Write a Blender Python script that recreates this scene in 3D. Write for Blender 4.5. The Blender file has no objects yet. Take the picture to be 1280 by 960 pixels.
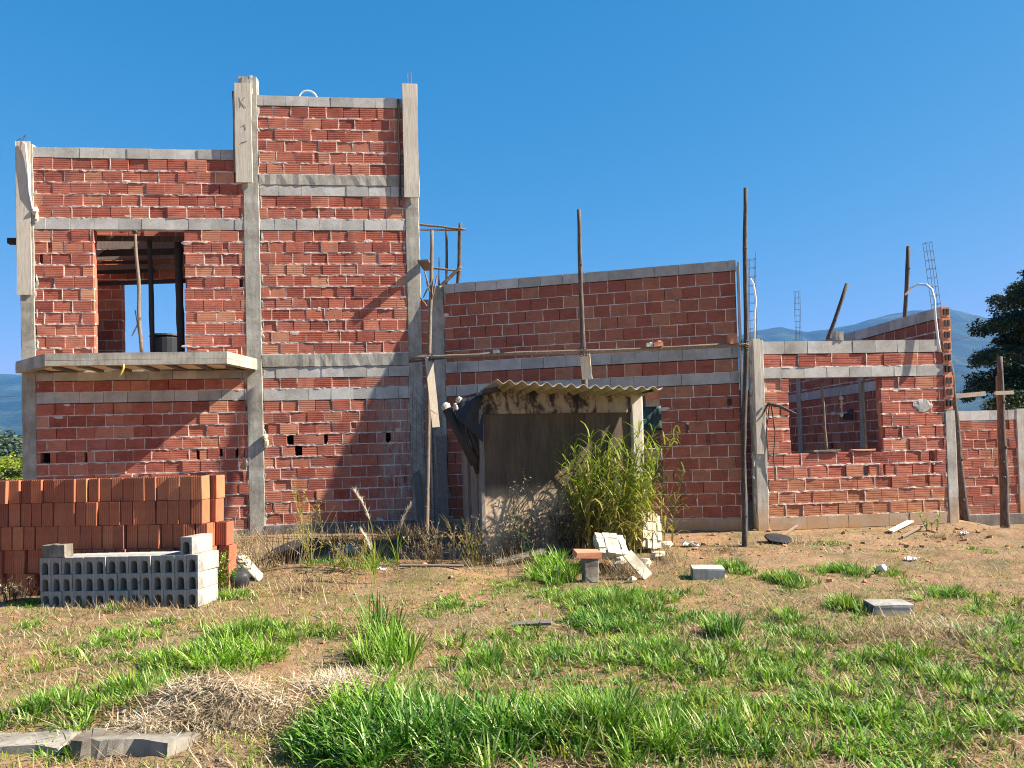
import bpy, math, random
import numpy as np
from mathutils import Vector, Matrix

random.seed(11)
RNG = np.random.default_rng(11)
U = random.uniform
sc = bpy.context.scene
COL = sc.collection

# ------------------------------------------------------------------ camera model
F_PX, PITCH, ROLL, PPX, PPY = 961.0, .024, .027, 640.0, 542.0
EYE = Vector((0, 0, 1.6))
FW = Vector((0, math.cos(PITCH), math.sin(PITCH)))
R0 = Vector((1, 0, 0)); U0 = Vector((0, -math.sin(PITCH), math.cos(PITCH)))
RT = R0*math.cos(ROLL) - U0*math.sin(ROLL)
UP = U0*math.cos(ROLL) + R0*math.sin(ROLL)
def ray(px, py): return FW + RT*((px-PPX)/F_PX) + UP*((PPY-py)/F_PX)
def at_Y(px, py, Y):
    d = ray(px, py); return EYE + d*(Y/d.y)
def at_Z(px, py, z=0.0):
    d = ray(px, py); return EYE + d*((z-EYE.z)/d.z)
cam = bpy.data.cameras.new('camera'); co = bpy.data.objects.new('camera', cam); COL.objects.link(co)
cam.sensor_fit = 'HORIZONTAL'; cam.sensor_width = 36; cam.lens = 36*F_PX/1280
cam.shift_y = (PPY-480)/1280
cam.clip_start = .05; cam.clip_end = 20000
M3 = Matrix((RT, UP, -FW)).transposed()
co.matrix_world = Matrix.Translation(EYE) @ M3.to_4x4()
sc.camera = co

# ------------------------------------------------------------------ noise and terrain
def vnoise(x, y, seed=0):
    x = np.asarray(x, float); y = np.asarray(y, float)
    xi = np.floor(x); yi = np.floor(y); fx = x-xi; fy = y-yi
    fx = fx*fx*(3-2*fx); fy = fy*fy*(3-2*fy)
    def h(a, b):
        s = np.sin(a*127.1+b*311.7+seed*74.7)*43758.5453
        return s-np.floor(s)
    return (h(xi, yi)*(1-fx)+h(xi+1, yi)*fx)*(1-fy)+(h(xi, yi+1)*(1-fx)+h(xi+1, yi+1)*fx)*fy
def fbm(x, y, seed=0, o=3):
    r = 0; a = .5
    for k in range(o):
        r = r+a*vnoise(x*2**k, y*2**k, seed+k*9); a *= .5
    return r
def sm(a, b, x):
    t = np.clip((np.asarray(x, float)-a)/(b-a), 0, 1); return t*t*(3-2*t)
MOUNDS = [(-1.35, 5.0, 1.25, .52, .14), (-1.9, 4.75, .5, .28, .05), (-2.7, 9.9, .9, .45, .17), (-1.15, 9.75, .75, .35, .13), (2.6, 11.2, 1.6, .5, .05),
          (7.6, 11.6, .9, .5, .12), (-2.0, 4.85, .55, .3, .09), (.9, 5.6, 1.2, .7, .05), (3.2, 6.0, 1.3, .6, .05), (-.2, 4.2, 1.0, .5, .06), (1.0, 10.2, .9, .4, .08)]
def H(x, y, fine=True):
    x = np.asarray(x, float); y = np.asarray(y, float)
    z = np.interp(y, [0, 8.8, 11.4, 12.6, 13.6, 30, 70], [0, 0, .12, .2, .26, .2, 0.0])
    z = z - .34*sm(7.5, 8.7, x)*sm(11.8, 13.6, y)*(1-sm(40, 80, y))
    near = 1-sm(25, 45, np.hypot(x, y))
    n = .07*(fbm(x*.8, y*.8, 3)-.44)+.03*(fbm(x*3.1, y*3.1, 5)-.44)
    if fine: n = n+.022*(fbm(x*11, y*11, 8)-.44)
    z = z+n*near
    for (cx, cy, rx, ry, h) in MOUNDS:
        d = ((x-cx)/rx)**2+((y-cy)/ry)**2
        z = z+h*np.exp(-1.6*d**1.5)
    return z
def hz(x, y): return float(H(x, y))
def gpt(px, py):
    p = at_Z(px, py, 0)
    for _ in range(6): p = at_Z(px, py, float(H(p.x, p.y, False)))
    return p

# ------------------------------------------------------------------ materials
MATS = {}
class NT:
    def __init__(s, name, vol=False):
        m = bpy.data.materials.new(name); m.use_nodes = True; s.m = m; s.t = m.node_tree; s.n = s.t.nodes
        s.b = s.n['Principled BSDF']; s.b.inputs['Specular IOR Level'].default_value = .25
        MATS[name] = m
    def new(s, ty, **kw):
        o = s.n.new(ty)
        for k, v in kw.items(): setattr(o, k, v)
        return o
    def ln(s, a, b): s.t.links.new(a, b)
    def noise(s, scale, detail=4, rough=.6, vec=None, stretch=None, dist=0):
        o = s.new('ShaderNodeTexNoise'); o.inputs['Scale'].default_value = scale; o.inputs['Detail'].default_value = detail
        o.inputs['Roughness'].default_value = rough; o.inputs['Distortion'].default_value = dist
        if vec is None:
            tc = s.new('ShaderNodeTexCoord'); vec = tc.outputs['Object']
        if stretch:
            mp = s.new('ShaderNodeMapping'); mp.inputs['Scale'].default_value = stretch; s.ln(vec, mp.inputs[0]); vec = mp.outputs[0]
        s.ln(vec, o.inputs['Vector']); return o.outputs['Fac']
    def ramp(s, fac, stops):
        o = s.new('ShaderNodeValToRGB'); e = o.color_ramp.elements
        while len(e) < len(stops): e.new(.5)
        for k, (p, c) in enumerate(stops):
            e[k].position = p; e[k].color = (*c, 1) if len(c) == 3 else c
        s.ln(fac, o.inputs[0]); return o.outputs[0]
    def mix(s, fac, a, b, mode='MIX'):
        o = s.new('ShaderNodeMix', data_type='RGBA', blend_type=mode)
        for sock, v in ((o.inputs[0], fac), (o.inputs[6], a), (o.inputs[7], b)):
            if isinstance(v, (int, float)): sock.default_value = v
            elif isinstance(v, tuple): sock.default_value = (*v, 1)
            else: s.ln(v, sock)
        return o.outputs[2]
    def math(s, op, a, b=0.0, clamp=False):
        o = s.new('ShaderNodeMath', operation=op, use_clamp=clamp)
        for sock, v in ((o.inputs[0], a), (o.inputs[1], b)):
            if isinstance(v, (int, float)): sock.default_value = v
            else: s.ln(v, sock)
        return o.outputs[0]
    def island(s):
        return s.new('ShaderNodeNewGeometry').outputs['Random Per Island']
    def objrand(s): return s.new('ShaderNodeObjectInfo').outputs['Random']
    def bump(s, h, strength=.4, dist=.01):
        o = s.new('ShaderNodeBump'); o.inputs['Strength'].default_value = strength; o.inputs['Distance'].default_value = dist
        s.ln(h, o.inputs['Height']); s.ln(o.outputs[0], s.b.inputs['Normal'])
    def out(s, col, rough=.9):
        if isinstance(col, tuple): s.b.inputs['Base Color'].default_value = (*col, 1)
        else: s.ln(col, s.b.inputs['Base Color'])
        s.b.inputs['Roughness'].default_value = rough
        return s.m
G3 = lambda a: (0, a) if False else a

def brick_mat(name, smear=None, soil=None, pale=.34, dark=1.0):
    n = NT(name)
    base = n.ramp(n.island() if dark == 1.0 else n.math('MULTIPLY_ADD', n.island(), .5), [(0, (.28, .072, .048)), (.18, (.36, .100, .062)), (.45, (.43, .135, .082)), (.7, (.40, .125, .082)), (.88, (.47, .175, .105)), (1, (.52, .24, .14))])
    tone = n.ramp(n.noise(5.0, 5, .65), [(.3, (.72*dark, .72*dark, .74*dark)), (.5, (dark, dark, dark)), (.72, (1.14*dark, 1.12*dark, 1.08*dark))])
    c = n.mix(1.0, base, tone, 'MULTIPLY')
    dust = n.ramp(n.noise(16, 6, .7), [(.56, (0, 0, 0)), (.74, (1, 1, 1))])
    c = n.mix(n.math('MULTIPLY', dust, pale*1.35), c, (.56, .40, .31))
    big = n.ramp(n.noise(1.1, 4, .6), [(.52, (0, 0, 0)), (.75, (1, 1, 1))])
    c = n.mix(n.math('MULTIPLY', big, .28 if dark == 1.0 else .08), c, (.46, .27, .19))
    tc = n.new('ShaderNodeTexCoord'); sp = n.new('ShaderNodeSeparateXYZ'); n.ln(tc.outputs['Object'], sp.inputs[0])
    if smear:
        x0, x1, z0, z1 = smear
        def band(v, a, b, w):
            o1 = n.new('ShaderNodeMapRange', interpolation_type='SMOOTHSTEP'); n.ln(v, o1.inputs[0]); o1.inputs[1].default_value = a-w; o1.inputs[2].default_value = a+w
            o2 = n.new('ShaderNodeMapRange', interpolation_type='SMOOTHSTEP'); n.ln(v, o2.inputs[0]); o2.inputs[1].default_value = b+w; o2.inputs[2].default_value = b-w
            return n.math('MULTIPLY', o1.outputs[0], o2.outputs[0])
        k = n.math('MULTIPLY', band(sp.outputs[0], x0, x1, .25), band(sp.outputs[2], z0, z1, .3))
        k = n.math('MULTIPLY', k, n.ramp(n.noise(5, 5, .7, stretch=(2.2, 1, .5)), [(.38, (0, 0, 0)), (.58, (1, 1, 1))]))
        c = n.mix(n.math('MULTIPLY', k, .85), c, (.36, .31, .26))
    if soil:
        o1 = n.new('ShaderNodeMapRange'); n.ln(sp.outputs[2], o1.inputs[0]); o1.inputs[1].default_value = soil; o1.inputs[2].default_value = .25
        k = n.math('MULTIPLY', o1.outputs[0], n.ramp(n.noise(2.5, 5, .65), [(.3, (.1, .1, .1)), (.62, (1, 1, 1))]), True)
        c = n.mix(n.math('MULTIPLY', k, .85), c, (.47, .24, .09))
    n.bump(n.noise(60, 5, .7), .5, .004)
    return n.out(c, .92)
def mortar_mat(name, c1=(.46, .36, .30), c2=(.70, .58, .50), soil=None):
    n = NT(name)
    c = n.ramp(n.noise(7, 5, .7), [(.3, c1), (.7, c2)])
    if soil:
        tc = n.new('ShaderNodeTexCoord'); sp = n.new('ShaderNodeSeparateXYZ'); n.ln(tc.outputs['Object'], sp.inputs[0])
        o1 = n.new('ShaderNodeMapRange'); n.ln(sp.outputs[2], o1.inputs[0]); o1.inputs[1].default_value = soil; o1.inputs[2].default_value = .25
        k = n.math('MULTIPLY', o1.outputs[0], n.ramp(n.noise(2.5, 5, .65), [(.3, (.1, .1, .1)), (.62, (1, 1, 1))]), True)
        c = n.mix(n.math('MULTIPLY', k, .85), c, (.50, .28, .11))
    n.bump(n.noise(45, 5, .7), .7, .006)
    return n.out(c, .95)
def concrete_mat(name, c1, c2, c3=None, streak=True, soil=None, isl=.0):
    n = NT(name)
    c = n.ramp(n.noise(3.0, 6, .68), [(.28, c1), (.52, c2), (.74, c3 or c2)])
    if streak:
        st = n.ramp(n.noise(6, 5, .7, stretch=(3, 3, .35)), [(.33, (.48, .46, .43)), (.56, (1, 1, 1))])
        c = n.mix(.55, c, n.mix(1, c, st, 'MULTIPLY'))
    damp = n.ramp(n.noise(1.4, 6, .72), [(.36, (.70, .67, .63)), (.54, (1, 1, 1))]); c = n.mix(.8, c, n.mix(1, c, damp, 'MULTIPLY'))
    pits = n.ramp(n.noise(38, 3, .6), [(.27, (.35, .33, .31)), (.36, (1, 1, 1))]); c = n.mix(.7, c, n.mix(1, c, pits, 'MULTIPLY'))
    if isl:
        t = n.ramp(n.island(), [(0, (1-isl,)*3), (1, (1+isl,)*3)]); c = n.mix(1, c, t, 'MULTIPLY')
    if soil:
        tc = n.new('ShaderNodeTexCoord'); sp = n.new('ShaderNodeSeparateXYZ'); n.ln(tc.outputs['Object'], sp.inputs[0])
        o1 = n.new('ShaderNodeMapRange'); n.ln(sp.outputs[2], o1.inputs[0]); o1.inputs[1].default_value = soil; o1.inputs[2].default_value = .2
        k = n.math('MULTIPLY', o1.outputs[0], n.ramp(n.noise(2.2, 5, .65), [(.28, (.45,)*3), (.55, (1, 1, 1))]), True)
        c = n.mix(n.math('MULTIPLY', k, .9), c, (.46, .245, .095))
    h = n.math('ADD', n.noise(35, 6, .75), n.math('MULTIPLY', n.noise(140, 3, .6), .4))
    n.bump(h, .45, .006)
    return n.out(c, .93)
def wood_mat(name, c1, c2, c3, stretch=(12, 12, .8), grain=8):
    n = NT(name)
    c = n.ramp(n.noise(grain, 6, .7, stretch=stretch, dist=.6), [(.28, c1), (.5, c2), (.74, c3)])
    t = n.ramp(n.objrand(), [(0, (.8, .8, .8)), (1, (1.18, 1.15, 1.1))]); c = n.mix(1, c, t, 'MULTIPLY')
    n.bump(n.noise(grain*2, 5, .7, stretch=stretch), .5, .005)
    return n.out(c, .85)
def leaf_mat(name, stops, trans=.35, rough=.5):
    n = NT(name)
    c = n.ramp(n.island(), stops)
    n.out(c, rough); n.b.inputs['Specular IOR Level'].default_value = .18
    tr = n.new('ShaderNodeBsdfTranslucent'); n.ln(c, tr.inputs[0])
    mx = n.new('ShaderNodeMixShader'); mx.inputs[0].default_value = trans
    n.ln(n.b.outputs[0], mx.inputs[1]); n.ln(tr.outputs[0], mx.inputs[2]); n.ln(mx.outputs[0], n.n['Material Output'].inputs[0])
    return n.m
def plain(name, col, rough=.7, var=.15, scale=8, metal=0):
    n = NT(name)
    c = n.ramp(n.noise(scale, 5, .65), [(.3, tuple(a*(1-var) for a in col)), (.7, tuple(min(1, a*(1+var)) for a in col))])
    n.b.inputs['Metallic'].default_value = metal
    n.bump(n.noise(scale*6, 4), .3, .004)
    return n.out(c, rough)

brick_mat('brick_house', smear=(4.15, 5.4, .25, 3.0))
brick_mat('brick_darkened', pale=.12, dark=.74)  # darker red brick, darkened further to deepen shade on long and inner walls
brick_mat('brick_soiled', soil=1.15, pale=.5)
mortar_mat('mortar'); mortar_mat('mortar_soiled', (.52, .41, .34), (.80, .67, .57), soil=1.1)
concrete_mat('concrete', (.25, .225, .18), (.40, .375, .315), (.50, .47, .40))
concrete_mat('concrete_soiled', (.33, .30, .25), (.46, .43, .37), (.54, .50, .42), soil=.75)
concrete_mat('block_grey', (.32, .305, .275), (.44, .42, .38), (.53, .51, .465), streak=False, isl=.2)
concrete_mat('block_soiled', (.32, .305, .275), (.44, .42, .38), (.53, .51, .465), streak=False, isl=.2, soil=1.0)
concrete_mat('channel_grey', (.25, .24, .215), (.35, .335, .30), (.43, .415, .37), streak=True, isl=.2)
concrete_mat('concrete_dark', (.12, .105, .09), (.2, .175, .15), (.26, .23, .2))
concrete_mat('slab_edge', (.30, .275, .225), (.43, .395, .325), (.52, .48, .40))
concrete_mat('path_strip', (.20, .175, .14), (.30, .27, .22), (.38, .34, .27))
concrete_mat('ledge', (.13, .095, .06), (.23, .205, .165), (.34, .305, .24))
plain('infill_cream', (.72, .62, .45), .8, .12)
concrete_mat('foam_cream', (.40, .32, .20), (.60, .54, .40), (.68, .63, .49), streak=False)
concrete_mat('white_block', (.36, .30, .22), (.54, .51, .44), (.60, .57, .50), streak=True)
plain('white_plastic', (.66, .66, .64), .4, .04)
plain('pale_hose', (.72, .70, .64), .45, .06)
plain('yellow_strap', (.70, .52, .10), .5, .1)
plain('rusty_steel', (.16, .10, .075), .6, .3, 30, .5)
plain('dark_steel', (.07, .065, .06), .6, .3, 30, .4)
plain('tank_and_hole_black', (.02, .022, .026), .6, .2)
plain('black_plastic', (.03, .03, .032), .5, .3)
plain('rubber_sheet', (.028, .031, .036), .6, .3)
plain('blue_bag', (.035, .085, .085), .6, .6, 5)
plain('pink_brick', (.55, .22, .12), .9, .15)
plain('soil_red', (.30, .165, .085), .95, .3, 10)
wood_mat('wood_pole', (.09, .062, .045), (.19, .14, .10), (.38, .31, .24))
wood_mat('wood_bark', (.035, .027, .023), (.075, .058, .048), (.26, .22, .18))
wood_mat('wood_pale', (.42, .33, .23), (.60, .50, .37), (.74, .66, .52))
wood_mat('wood_grey', (.10, .085, .072), (.185, .16, .14), (.29, .26, .23))
wood_mat('wood_board', (.30, .265, .215), (.46, .42, .35), (.56, .51, .43), stretch=(9, 9, .6), grain=5)
wood_mat('wood_dark', (.022, .018, .016), (.04, .033, .03), (.075, .06, .05))
def ply():
    n = NT('plywood')
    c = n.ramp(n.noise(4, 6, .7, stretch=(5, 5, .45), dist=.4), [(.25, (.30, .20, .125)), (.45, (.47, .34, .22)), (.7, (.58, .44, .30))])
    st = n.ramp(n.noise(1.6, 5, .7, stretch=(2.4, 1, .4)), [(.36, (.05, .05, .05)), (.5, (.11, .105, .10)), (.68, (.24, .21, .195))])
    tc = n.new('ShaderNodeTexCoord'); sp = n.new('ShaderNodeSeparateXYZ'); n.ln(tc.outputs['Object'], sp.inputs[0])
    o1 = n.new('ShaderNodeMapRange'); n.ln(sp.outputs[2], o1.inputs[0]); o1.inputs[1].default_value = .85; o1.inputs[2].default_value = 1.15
    c = n.mix(n.math('MULTIPLY', o1.outputs[0], .9), c, n.mix(1, c, st, 'MULTIPLY'))  # dark streaks on the upper panel also put the roof's shade into colour
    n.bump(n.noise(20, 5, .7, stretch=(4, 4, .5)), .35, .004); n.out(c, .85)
    n = NT('stained_board')
    c = n.ramp(n.noise(3.0, 6, .72, stretch=(1.5, 1, .8), dist=.35), [(.42, (.03, .026, .022)), (.49, (.10, .075, .055)), (.55, (.32, .25, .175)), (.75, (.43, .355, .26))])
    n.bump(n.noise(25, 5, .7), .4, .004); n.out(c, .85)
    n = NT('fibre_cement')
    c = n.ramp(n.noise(5, 6, .7), [(.3, (.20, .17, .13)), (.55, (.34, .295, .225)), (.75, (.44, .39, .31))])
    n.bump(n.noise(40, 5, .7), .4, .004); n.out(c, .9)
ply()
def stackbrick():
    n = NT('new_brick')
    base = n.ramp(n.objrand(), [(0, (.28, .085, .048)), (.3, (.44, .14, .065)), (.6, (.36, .11, .055)), (1, (.50, .185, .085))])
    t = n.ramp(n.noise(7, 5, .65), [(.3, (.8, .8, .82)), (.7, (1.12, 1.1, 1.08))])
    n.bump(n.noise(60, 5, .7), .4, .004)
    n.out(n.mix(1, base, t, 'MULTIPLY'), .9)
stackbrick()
def ground_mat():
    n = NT('ground')
    soil = n.ramp(n.noise(2.2, 7, .7), [(.3, (.19, .10, .048)), (.5, (.30, .17, .085)), (.72, (.38, .245, .14))])
    straw = n.ramp(n.noise(26, 5, .75), [(.3, (.09, .06, .03)), (.5, (.22, .155, .085)), (.7, (.36, .275, .165))])
    moss = n.ramp(n.noise(30, 5, .7), [(.3, (.035, .045, .014)), (.7, (.115, .13, .04))])
    k1 = n.ramp(n.noise(.9, 6, .7), [(.42, (0, 0, 0)), (.6, (1, 1, 1))])
    k2 = n.ramp(n.noise(1.3, 6, .72, stretch=(1, 1, 1), dist=.3), [(.5, (0, 0, 0)), (.64, (1, 1, 1))])
    c = n.mix(n.math('MULTIPLY', k1, .75), soil, straw)
    c = n.mix(n.math('MULTIPLY', k2, .6), c, moss)
    h = n.math('ADD', n.noise(9, 6, .75), n.math('MULTIPLY', n.noise(55, 5, .75), .6))
    n.bump(h, .8, .035); n.out(c, .97)
    n = NT('hill_forest')
    c = n.ramp(n.noise(.006, 8, .72), [(.32, (.006, .012, .006)), (.47, (.016, .028, .012)), (.57, (.034, .05, .02)), (.68, (.09, .11, .04))])
    n.bump(n.noise(.03, 6, .8), 1, 14); n.out(c, .95)
ground_mat()
leaf_mat('grass_green', [(0, (.075, .18, .008)), (.45, (.16, .32, .016)), (.8, (.25, .40, .045)), (.9, (.48, .56, .20)), (1, (.55, .50, .24))])  # palest green blades stand in for sun highlights
leaf_mat('grass_dark', [(0, (.028, .10, .008)), (.5, (.085, .22, .015)), (.82, (.17, .32, .05)), (.92, (.42, .54, .22)), (1, (.50, .48, .22))])  # pale stop near the top is a highlight put into the colour
leaf_mat('grass_lime', [(0, (.12, .20, .012)), (.5, (.23, .31, .025)), (.85, (.32, .36, .045)), (1, (.42, .36, .10))], .4)
leaf_mat('grass_yellow', [(0, (.27, .22, .05)), (.5, (.40, .36, .08)), (1, (.52, .47, .16))], .4)
leaf_mat('grass_dry', [(0, (.13, .08, .038)), (.35, (.26, .175, .09)), (.7, (.38, .28, .155)), (1, (.52, .42, .26))], .2, .8)
leaf_mat('straw_pale', [(0, (.22, .155, .085)), (.3, (.48, .37, .23)), (.7, (.66, .54, .37)), (1, (.80, .70, .53))], .2, .8)
leaf_mat('plume', [(0, (.55, .48, .36)), (1, (.74, .68, .55))], .4, .8)
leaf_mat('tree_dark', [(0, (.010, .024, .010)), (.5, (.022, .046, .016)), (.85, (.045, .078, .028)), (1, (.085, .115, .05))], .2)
leaf_mat('bush_green', [(0, (.03, .055, .018)), (.5, (.06, .1, .03)), (1, (.13, .17, .055))], .25)
leaf_mat('far_leaf', [(0, (.035, .06, .03)), (.5, (.06, .095, .045)), (1, (.11, .15, .075))], .2)
leaf_mat('weed_green', [(0, (.05, .11, .04)), (.6, (.11, .20, .07)), (1, (.22, .30, .13))], .25)

# ------------------------------------------------------------------ mesh helpers
class MB:
    def __init__(s): s.v = []; s.f = []; s.m = []
    def add(s, vs, fs, mi=0):
        o = len(s.v); s.v.extend(vs); s.f.extend([tuple(i+o for i in f) for f in fs]); s.m.extend([mi]*len(fs))
    def box(s, x0, x1, y0, y1, z0, z1, mi=0, j=0.0, rot=0.0):
        vs = []
        cx, cy = (x0+x1)/2, (y0+y1)/2; c, sn = math.cos(rot), math.sin(rot)
        for z in (z0, z1):
            for (x, y) in ((x0, y0), (x1, y0), (x1, y1), (x0, y1)):
                x += U(-j, j); y += U(-j, j)
                if rot: x, y = cx+(x-cx)*c-(y-cy)*sn, cy+(x-cx)*sn+(y-cy)*c
                vs.append((x, y, z+U(-j, j)))
        s.add(vs, [(0, 3, 2, 1), (4, 5, 6, 7), (0, 1, 5, 4), (1, 2, 6, 5), (2, 3, 7, 6), (3, 0, 4, 7)], mi)
    def rbox(s, x0, x1, y0, y1, z0, z1, mi=0, axis='z', n=12, j=.006, ch=.012):
        """a rough cast bar: chamfered section, jittered along its axis"""
        if axis == 'z': a0, a1 = z0, z1; p = (x0, x1, y0, y1)
        elif axis == 'x': a0, a1 = x0, x1; p = (y0, y1, z0, z1)
        else: a0, a1 = y0, y1; p = (x0, x1, z0, z1)
        b0, b1, c0, c1 = p
        sec = [(b0+ch, c0), (b1-ch, c0), (b1, c0+ch), (b1, c1-ch), (b1-ch, c1), (b0+ch, c1), (b0, c1-ch), (b0, c0+ch)]
        vs = []
        for i in range(n+1):
            a = a0+(a1-a0)*i/n
            for (b, c) in sec:
                b += U(-j, j); c += U(-j, j)
                vs.append((b, c, a) if axis == 'z' else (a, b, c) if axis == 'x' else (b, a, c))
        fs = []
        for i in range(n):
            for k in range(8):
                q = (i*8+k, i*8+(k+1) % 8, (i+1)*8+(k+1) % 8, (i+1)*8+k)
                fs.append(q if axis != 'y' else q[::-1])
        e = (n)*8
        fs.append(tuple(range(7, -1, -1)) if axis != 'y' else tuple(range(8)))
        fs.append(tuple(e+k for k in range(8)) if axis != 'y' else tuple(e+k for k in range(7, -1, -1)))
        s.add(vs, fs, mi)
    def tube(s, pts, rad, n=7, mi=0, j=0.0):
        pts = [Vector(p) for p in pts]
        if not isinstance(rad, (list, tuple)): rad = [rad]*len(pts)
        vs = []; a = None
        for i, p in enumerate(pts):
            t = (pts[min(i+1, len(pts)-1)]-pts[max(i-1, 0)]).normalized()
            if a is None: a = t.orthogonal().normalized()
            a = (a-t*a.dot(t)).normalized(); b = t.cross(a)
            for k in range(n):
                w = 2*math.pi*k/n; r = rad[i]*(1+U(-j, j))
                vs.append(tuple(p+a*(math.cos(w)*r)+b*(math.sin(w)*r)))
        fs = [(i*n+k, i*n+(k+1) % n, (i+1)*n+(k+1) % n, (i+1)*n+k) for i in range(len(pts)-1) for k in range(n)]
        fs += [tuple(range(n-1, -1, -1)), tuple((len(pts)-1)*n+k for k in range(n))]
        s.add(vs, fs, mi)
    def board(s, p0, p1, w, t, face=(0, -1, 0), mi=0, n=4, j=.003):
        """a plank from p0 to p1, width w across, thickness t along face"""
        p0 = Vector(p0); p1 = Vector(p1); d = (p1-p0).normalized()
        f = Vector(face); f = (f-d*f.dot(d)).normalized(); c = d.cross(f)
        vs = []
        for i in range(n+1):
            p = p0.lerp(p1, i/n)
            for (a, b) in ((-.5, -.5), (.5, -.5), (.5, .5), (-.5, .5)):
                vs.append(tuple(p+c*(a*w+U(-j, j))+f*(b*t+U(-j, j)*.4)))
        fs = [(i*4+k, i*4+(k+1) % 4, (i+1)*4+(k+1) % 4, (i+1)*4+k) for i in range(n) for k in range(4)]
        fs += [(3, 2, 1, 0), tuple(n*4+k for k in range(4))]
        s.add(vs, fs, mi)
    def lump(s, c, r, mi=0, n=7, m=5, j=.25):
        vs = [(c[0], c[1], c[2]-r[2])]; 
        for i in range(1, m):
            ph = math.pi*i/m
            for k in range(n):
                w = 2*math.pi*k/n; q = 1+U(-j, j)
                vs.append((c[0]+r[0]*math.sin(ph)*math.cos(w)*q, c[1]+r[1]*math.sin(ph)*math.sin(w)*q, c[2]-r[2]*math.cos(ph)*q))
        vs.append((c[0], c[1], c[2]+r[2])); e = len(vs)-1
        fs = [(0, 1+(k+1) % n, 1+k) for k in range(n)]
        fs += [(1+i*n+k, 1+i*n+(k+1) % n, 1+(i+1)*n+(k+1) % n, 1+(i+1)*n+k) for i in range(m-2) for k in range(n)]
        fs += [(e, 1+(m-2)*n+k, 1+(m-2)*n+(k+1) % n) for k in range(n)]
        s.add(vs, fs, mi)
    def prism(s, poly, z0, z1, mi=0, j=0.0):
        n = len(poly)
        vs = [(x+U(-j, j), y+U(-j, j), z0) for x, y in poly]+[(x+U(-j, j), y+U(-j, j), z1+U(-j, j)) for x, y in poly]
        s.add(vs, [tuple(range(n-1, -1, -1)), tuple(range(n, 2*n))]+[(k, (k+1) % n, n+(k+1) % n, n+k) for k in range(n)], mi)
    def build(s, name, mats, parent=None, smooth=False):
        me = bpy.data.meshes.new(name); me.from_pydata(s.v, [], s.f)
        mats = [mats] if isinstance(mats, str) else mats
        for m in mats: me.materials.append(MATS[m])
        me.polygons.foreach_set('material_index', s.m)
        if smooth: me.polygons.foreach_set('use_smooth', [True]*len(s.f))
        me.update()
        o = bpy.data.objects.new(name, me); COL.objects.link(o)
        if parent: o.parent = parent
        return o
def tag(o, label=None, cat=None, group=None, kind=None):
    for k, v in (('label', label), ('category', cat), ('group', group), ('kind', kind)):
        if v: o[k] = v
    return o
def empty(name, loc, rz=0, label=None, cat=None, group=None):
    o = bpy.data.objects.new(name, None); COL.objects.link(o); o.location = loc; o.rotation_euler = (0, 0, rz)
    o.empty_display_size = .1
    return tag(o, label, cat, group)
def copy_tree(o, parent=None):
    c = o.copy(); COL.objects.link(c)
    if parent: c.parent = parent
    for ch in list(o.children): copy_tree(ch, c)
    return c
class Frame:
    """a wall plane: local x along it, local y away from the camera, z up"""
    def __init__(s, o, t):
        s.o = Vector((*o, 0)); s.a = math.atan(t); s.u = Vector((math.cos(s.a), math.sin(s.a), 0)); s.v = Vector((-s.u.y, s.u.x, 0))
    def at(s, px, py, dep=0.0):
        d = ray(px, py); P = EYE+d*(((s.o+s.v*dep-EYE).dot(s.v))/d.dot(s.v)); return (P-s.o).dot(s.u), P.z
    def w(s, x, y, z): return s.o+s.u*x+s.v*y+Vector((0, 0, z))
    def pw(s, px, py, dep=0.0):
        x, z = s.at(px, py, dep); return s.w(x, dep, z)

# bricks: front shell with horizontal grooves
def add_brick(mb, x0, x1, z0, z1, y0=0.0, d=.06, mi=0, chip=.0, flip=1):
    h = z1-z0; c = .004
    pr = [(d, z0), (c, z0), (0, z0+c)]
    for k in range(1, 5):
        zg = z0+h*k/5
        pr += [(0, zg-.007), (.0035, zg-.004), (.0035, zg+.004), (0, zg+.007)]
    pr += [(0, z1-c), (c, z1), (d, z1)]
    n = len(pr); rz = random.gauss(0, .020); rx = random.gauss(0, .014); yo = y0+random.gauss(0, .0045)+(.012 if random.random() < .05 else 0)
    cx = (x0+x1)/2; cz = (z0+z1)/2
    vs = []
    tl = random.gauss(0, .012)
    for x in (x0, x1):
        for (y, z) in pr:
            zz = z+(x-cx)*tl
            vs.append((x, (yo+y+(x-cx)*rz+(z-cz)*rx)*flip, zz))
    fs = [(k, n+k, n+k+1, k+1) for k in range(n-1)]
    if flip < 0: fs = [f[::-1] for f in fs]
    fs += [tuple(range(n)) if flip > 0 else tuple(range(n-1, -1, -1)), tuple(range(2*n-1, n-1, -1)) if flip > 0 else tuple(range(n, 2*n))]
    mb.add(vs, fs, mi)
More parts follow.
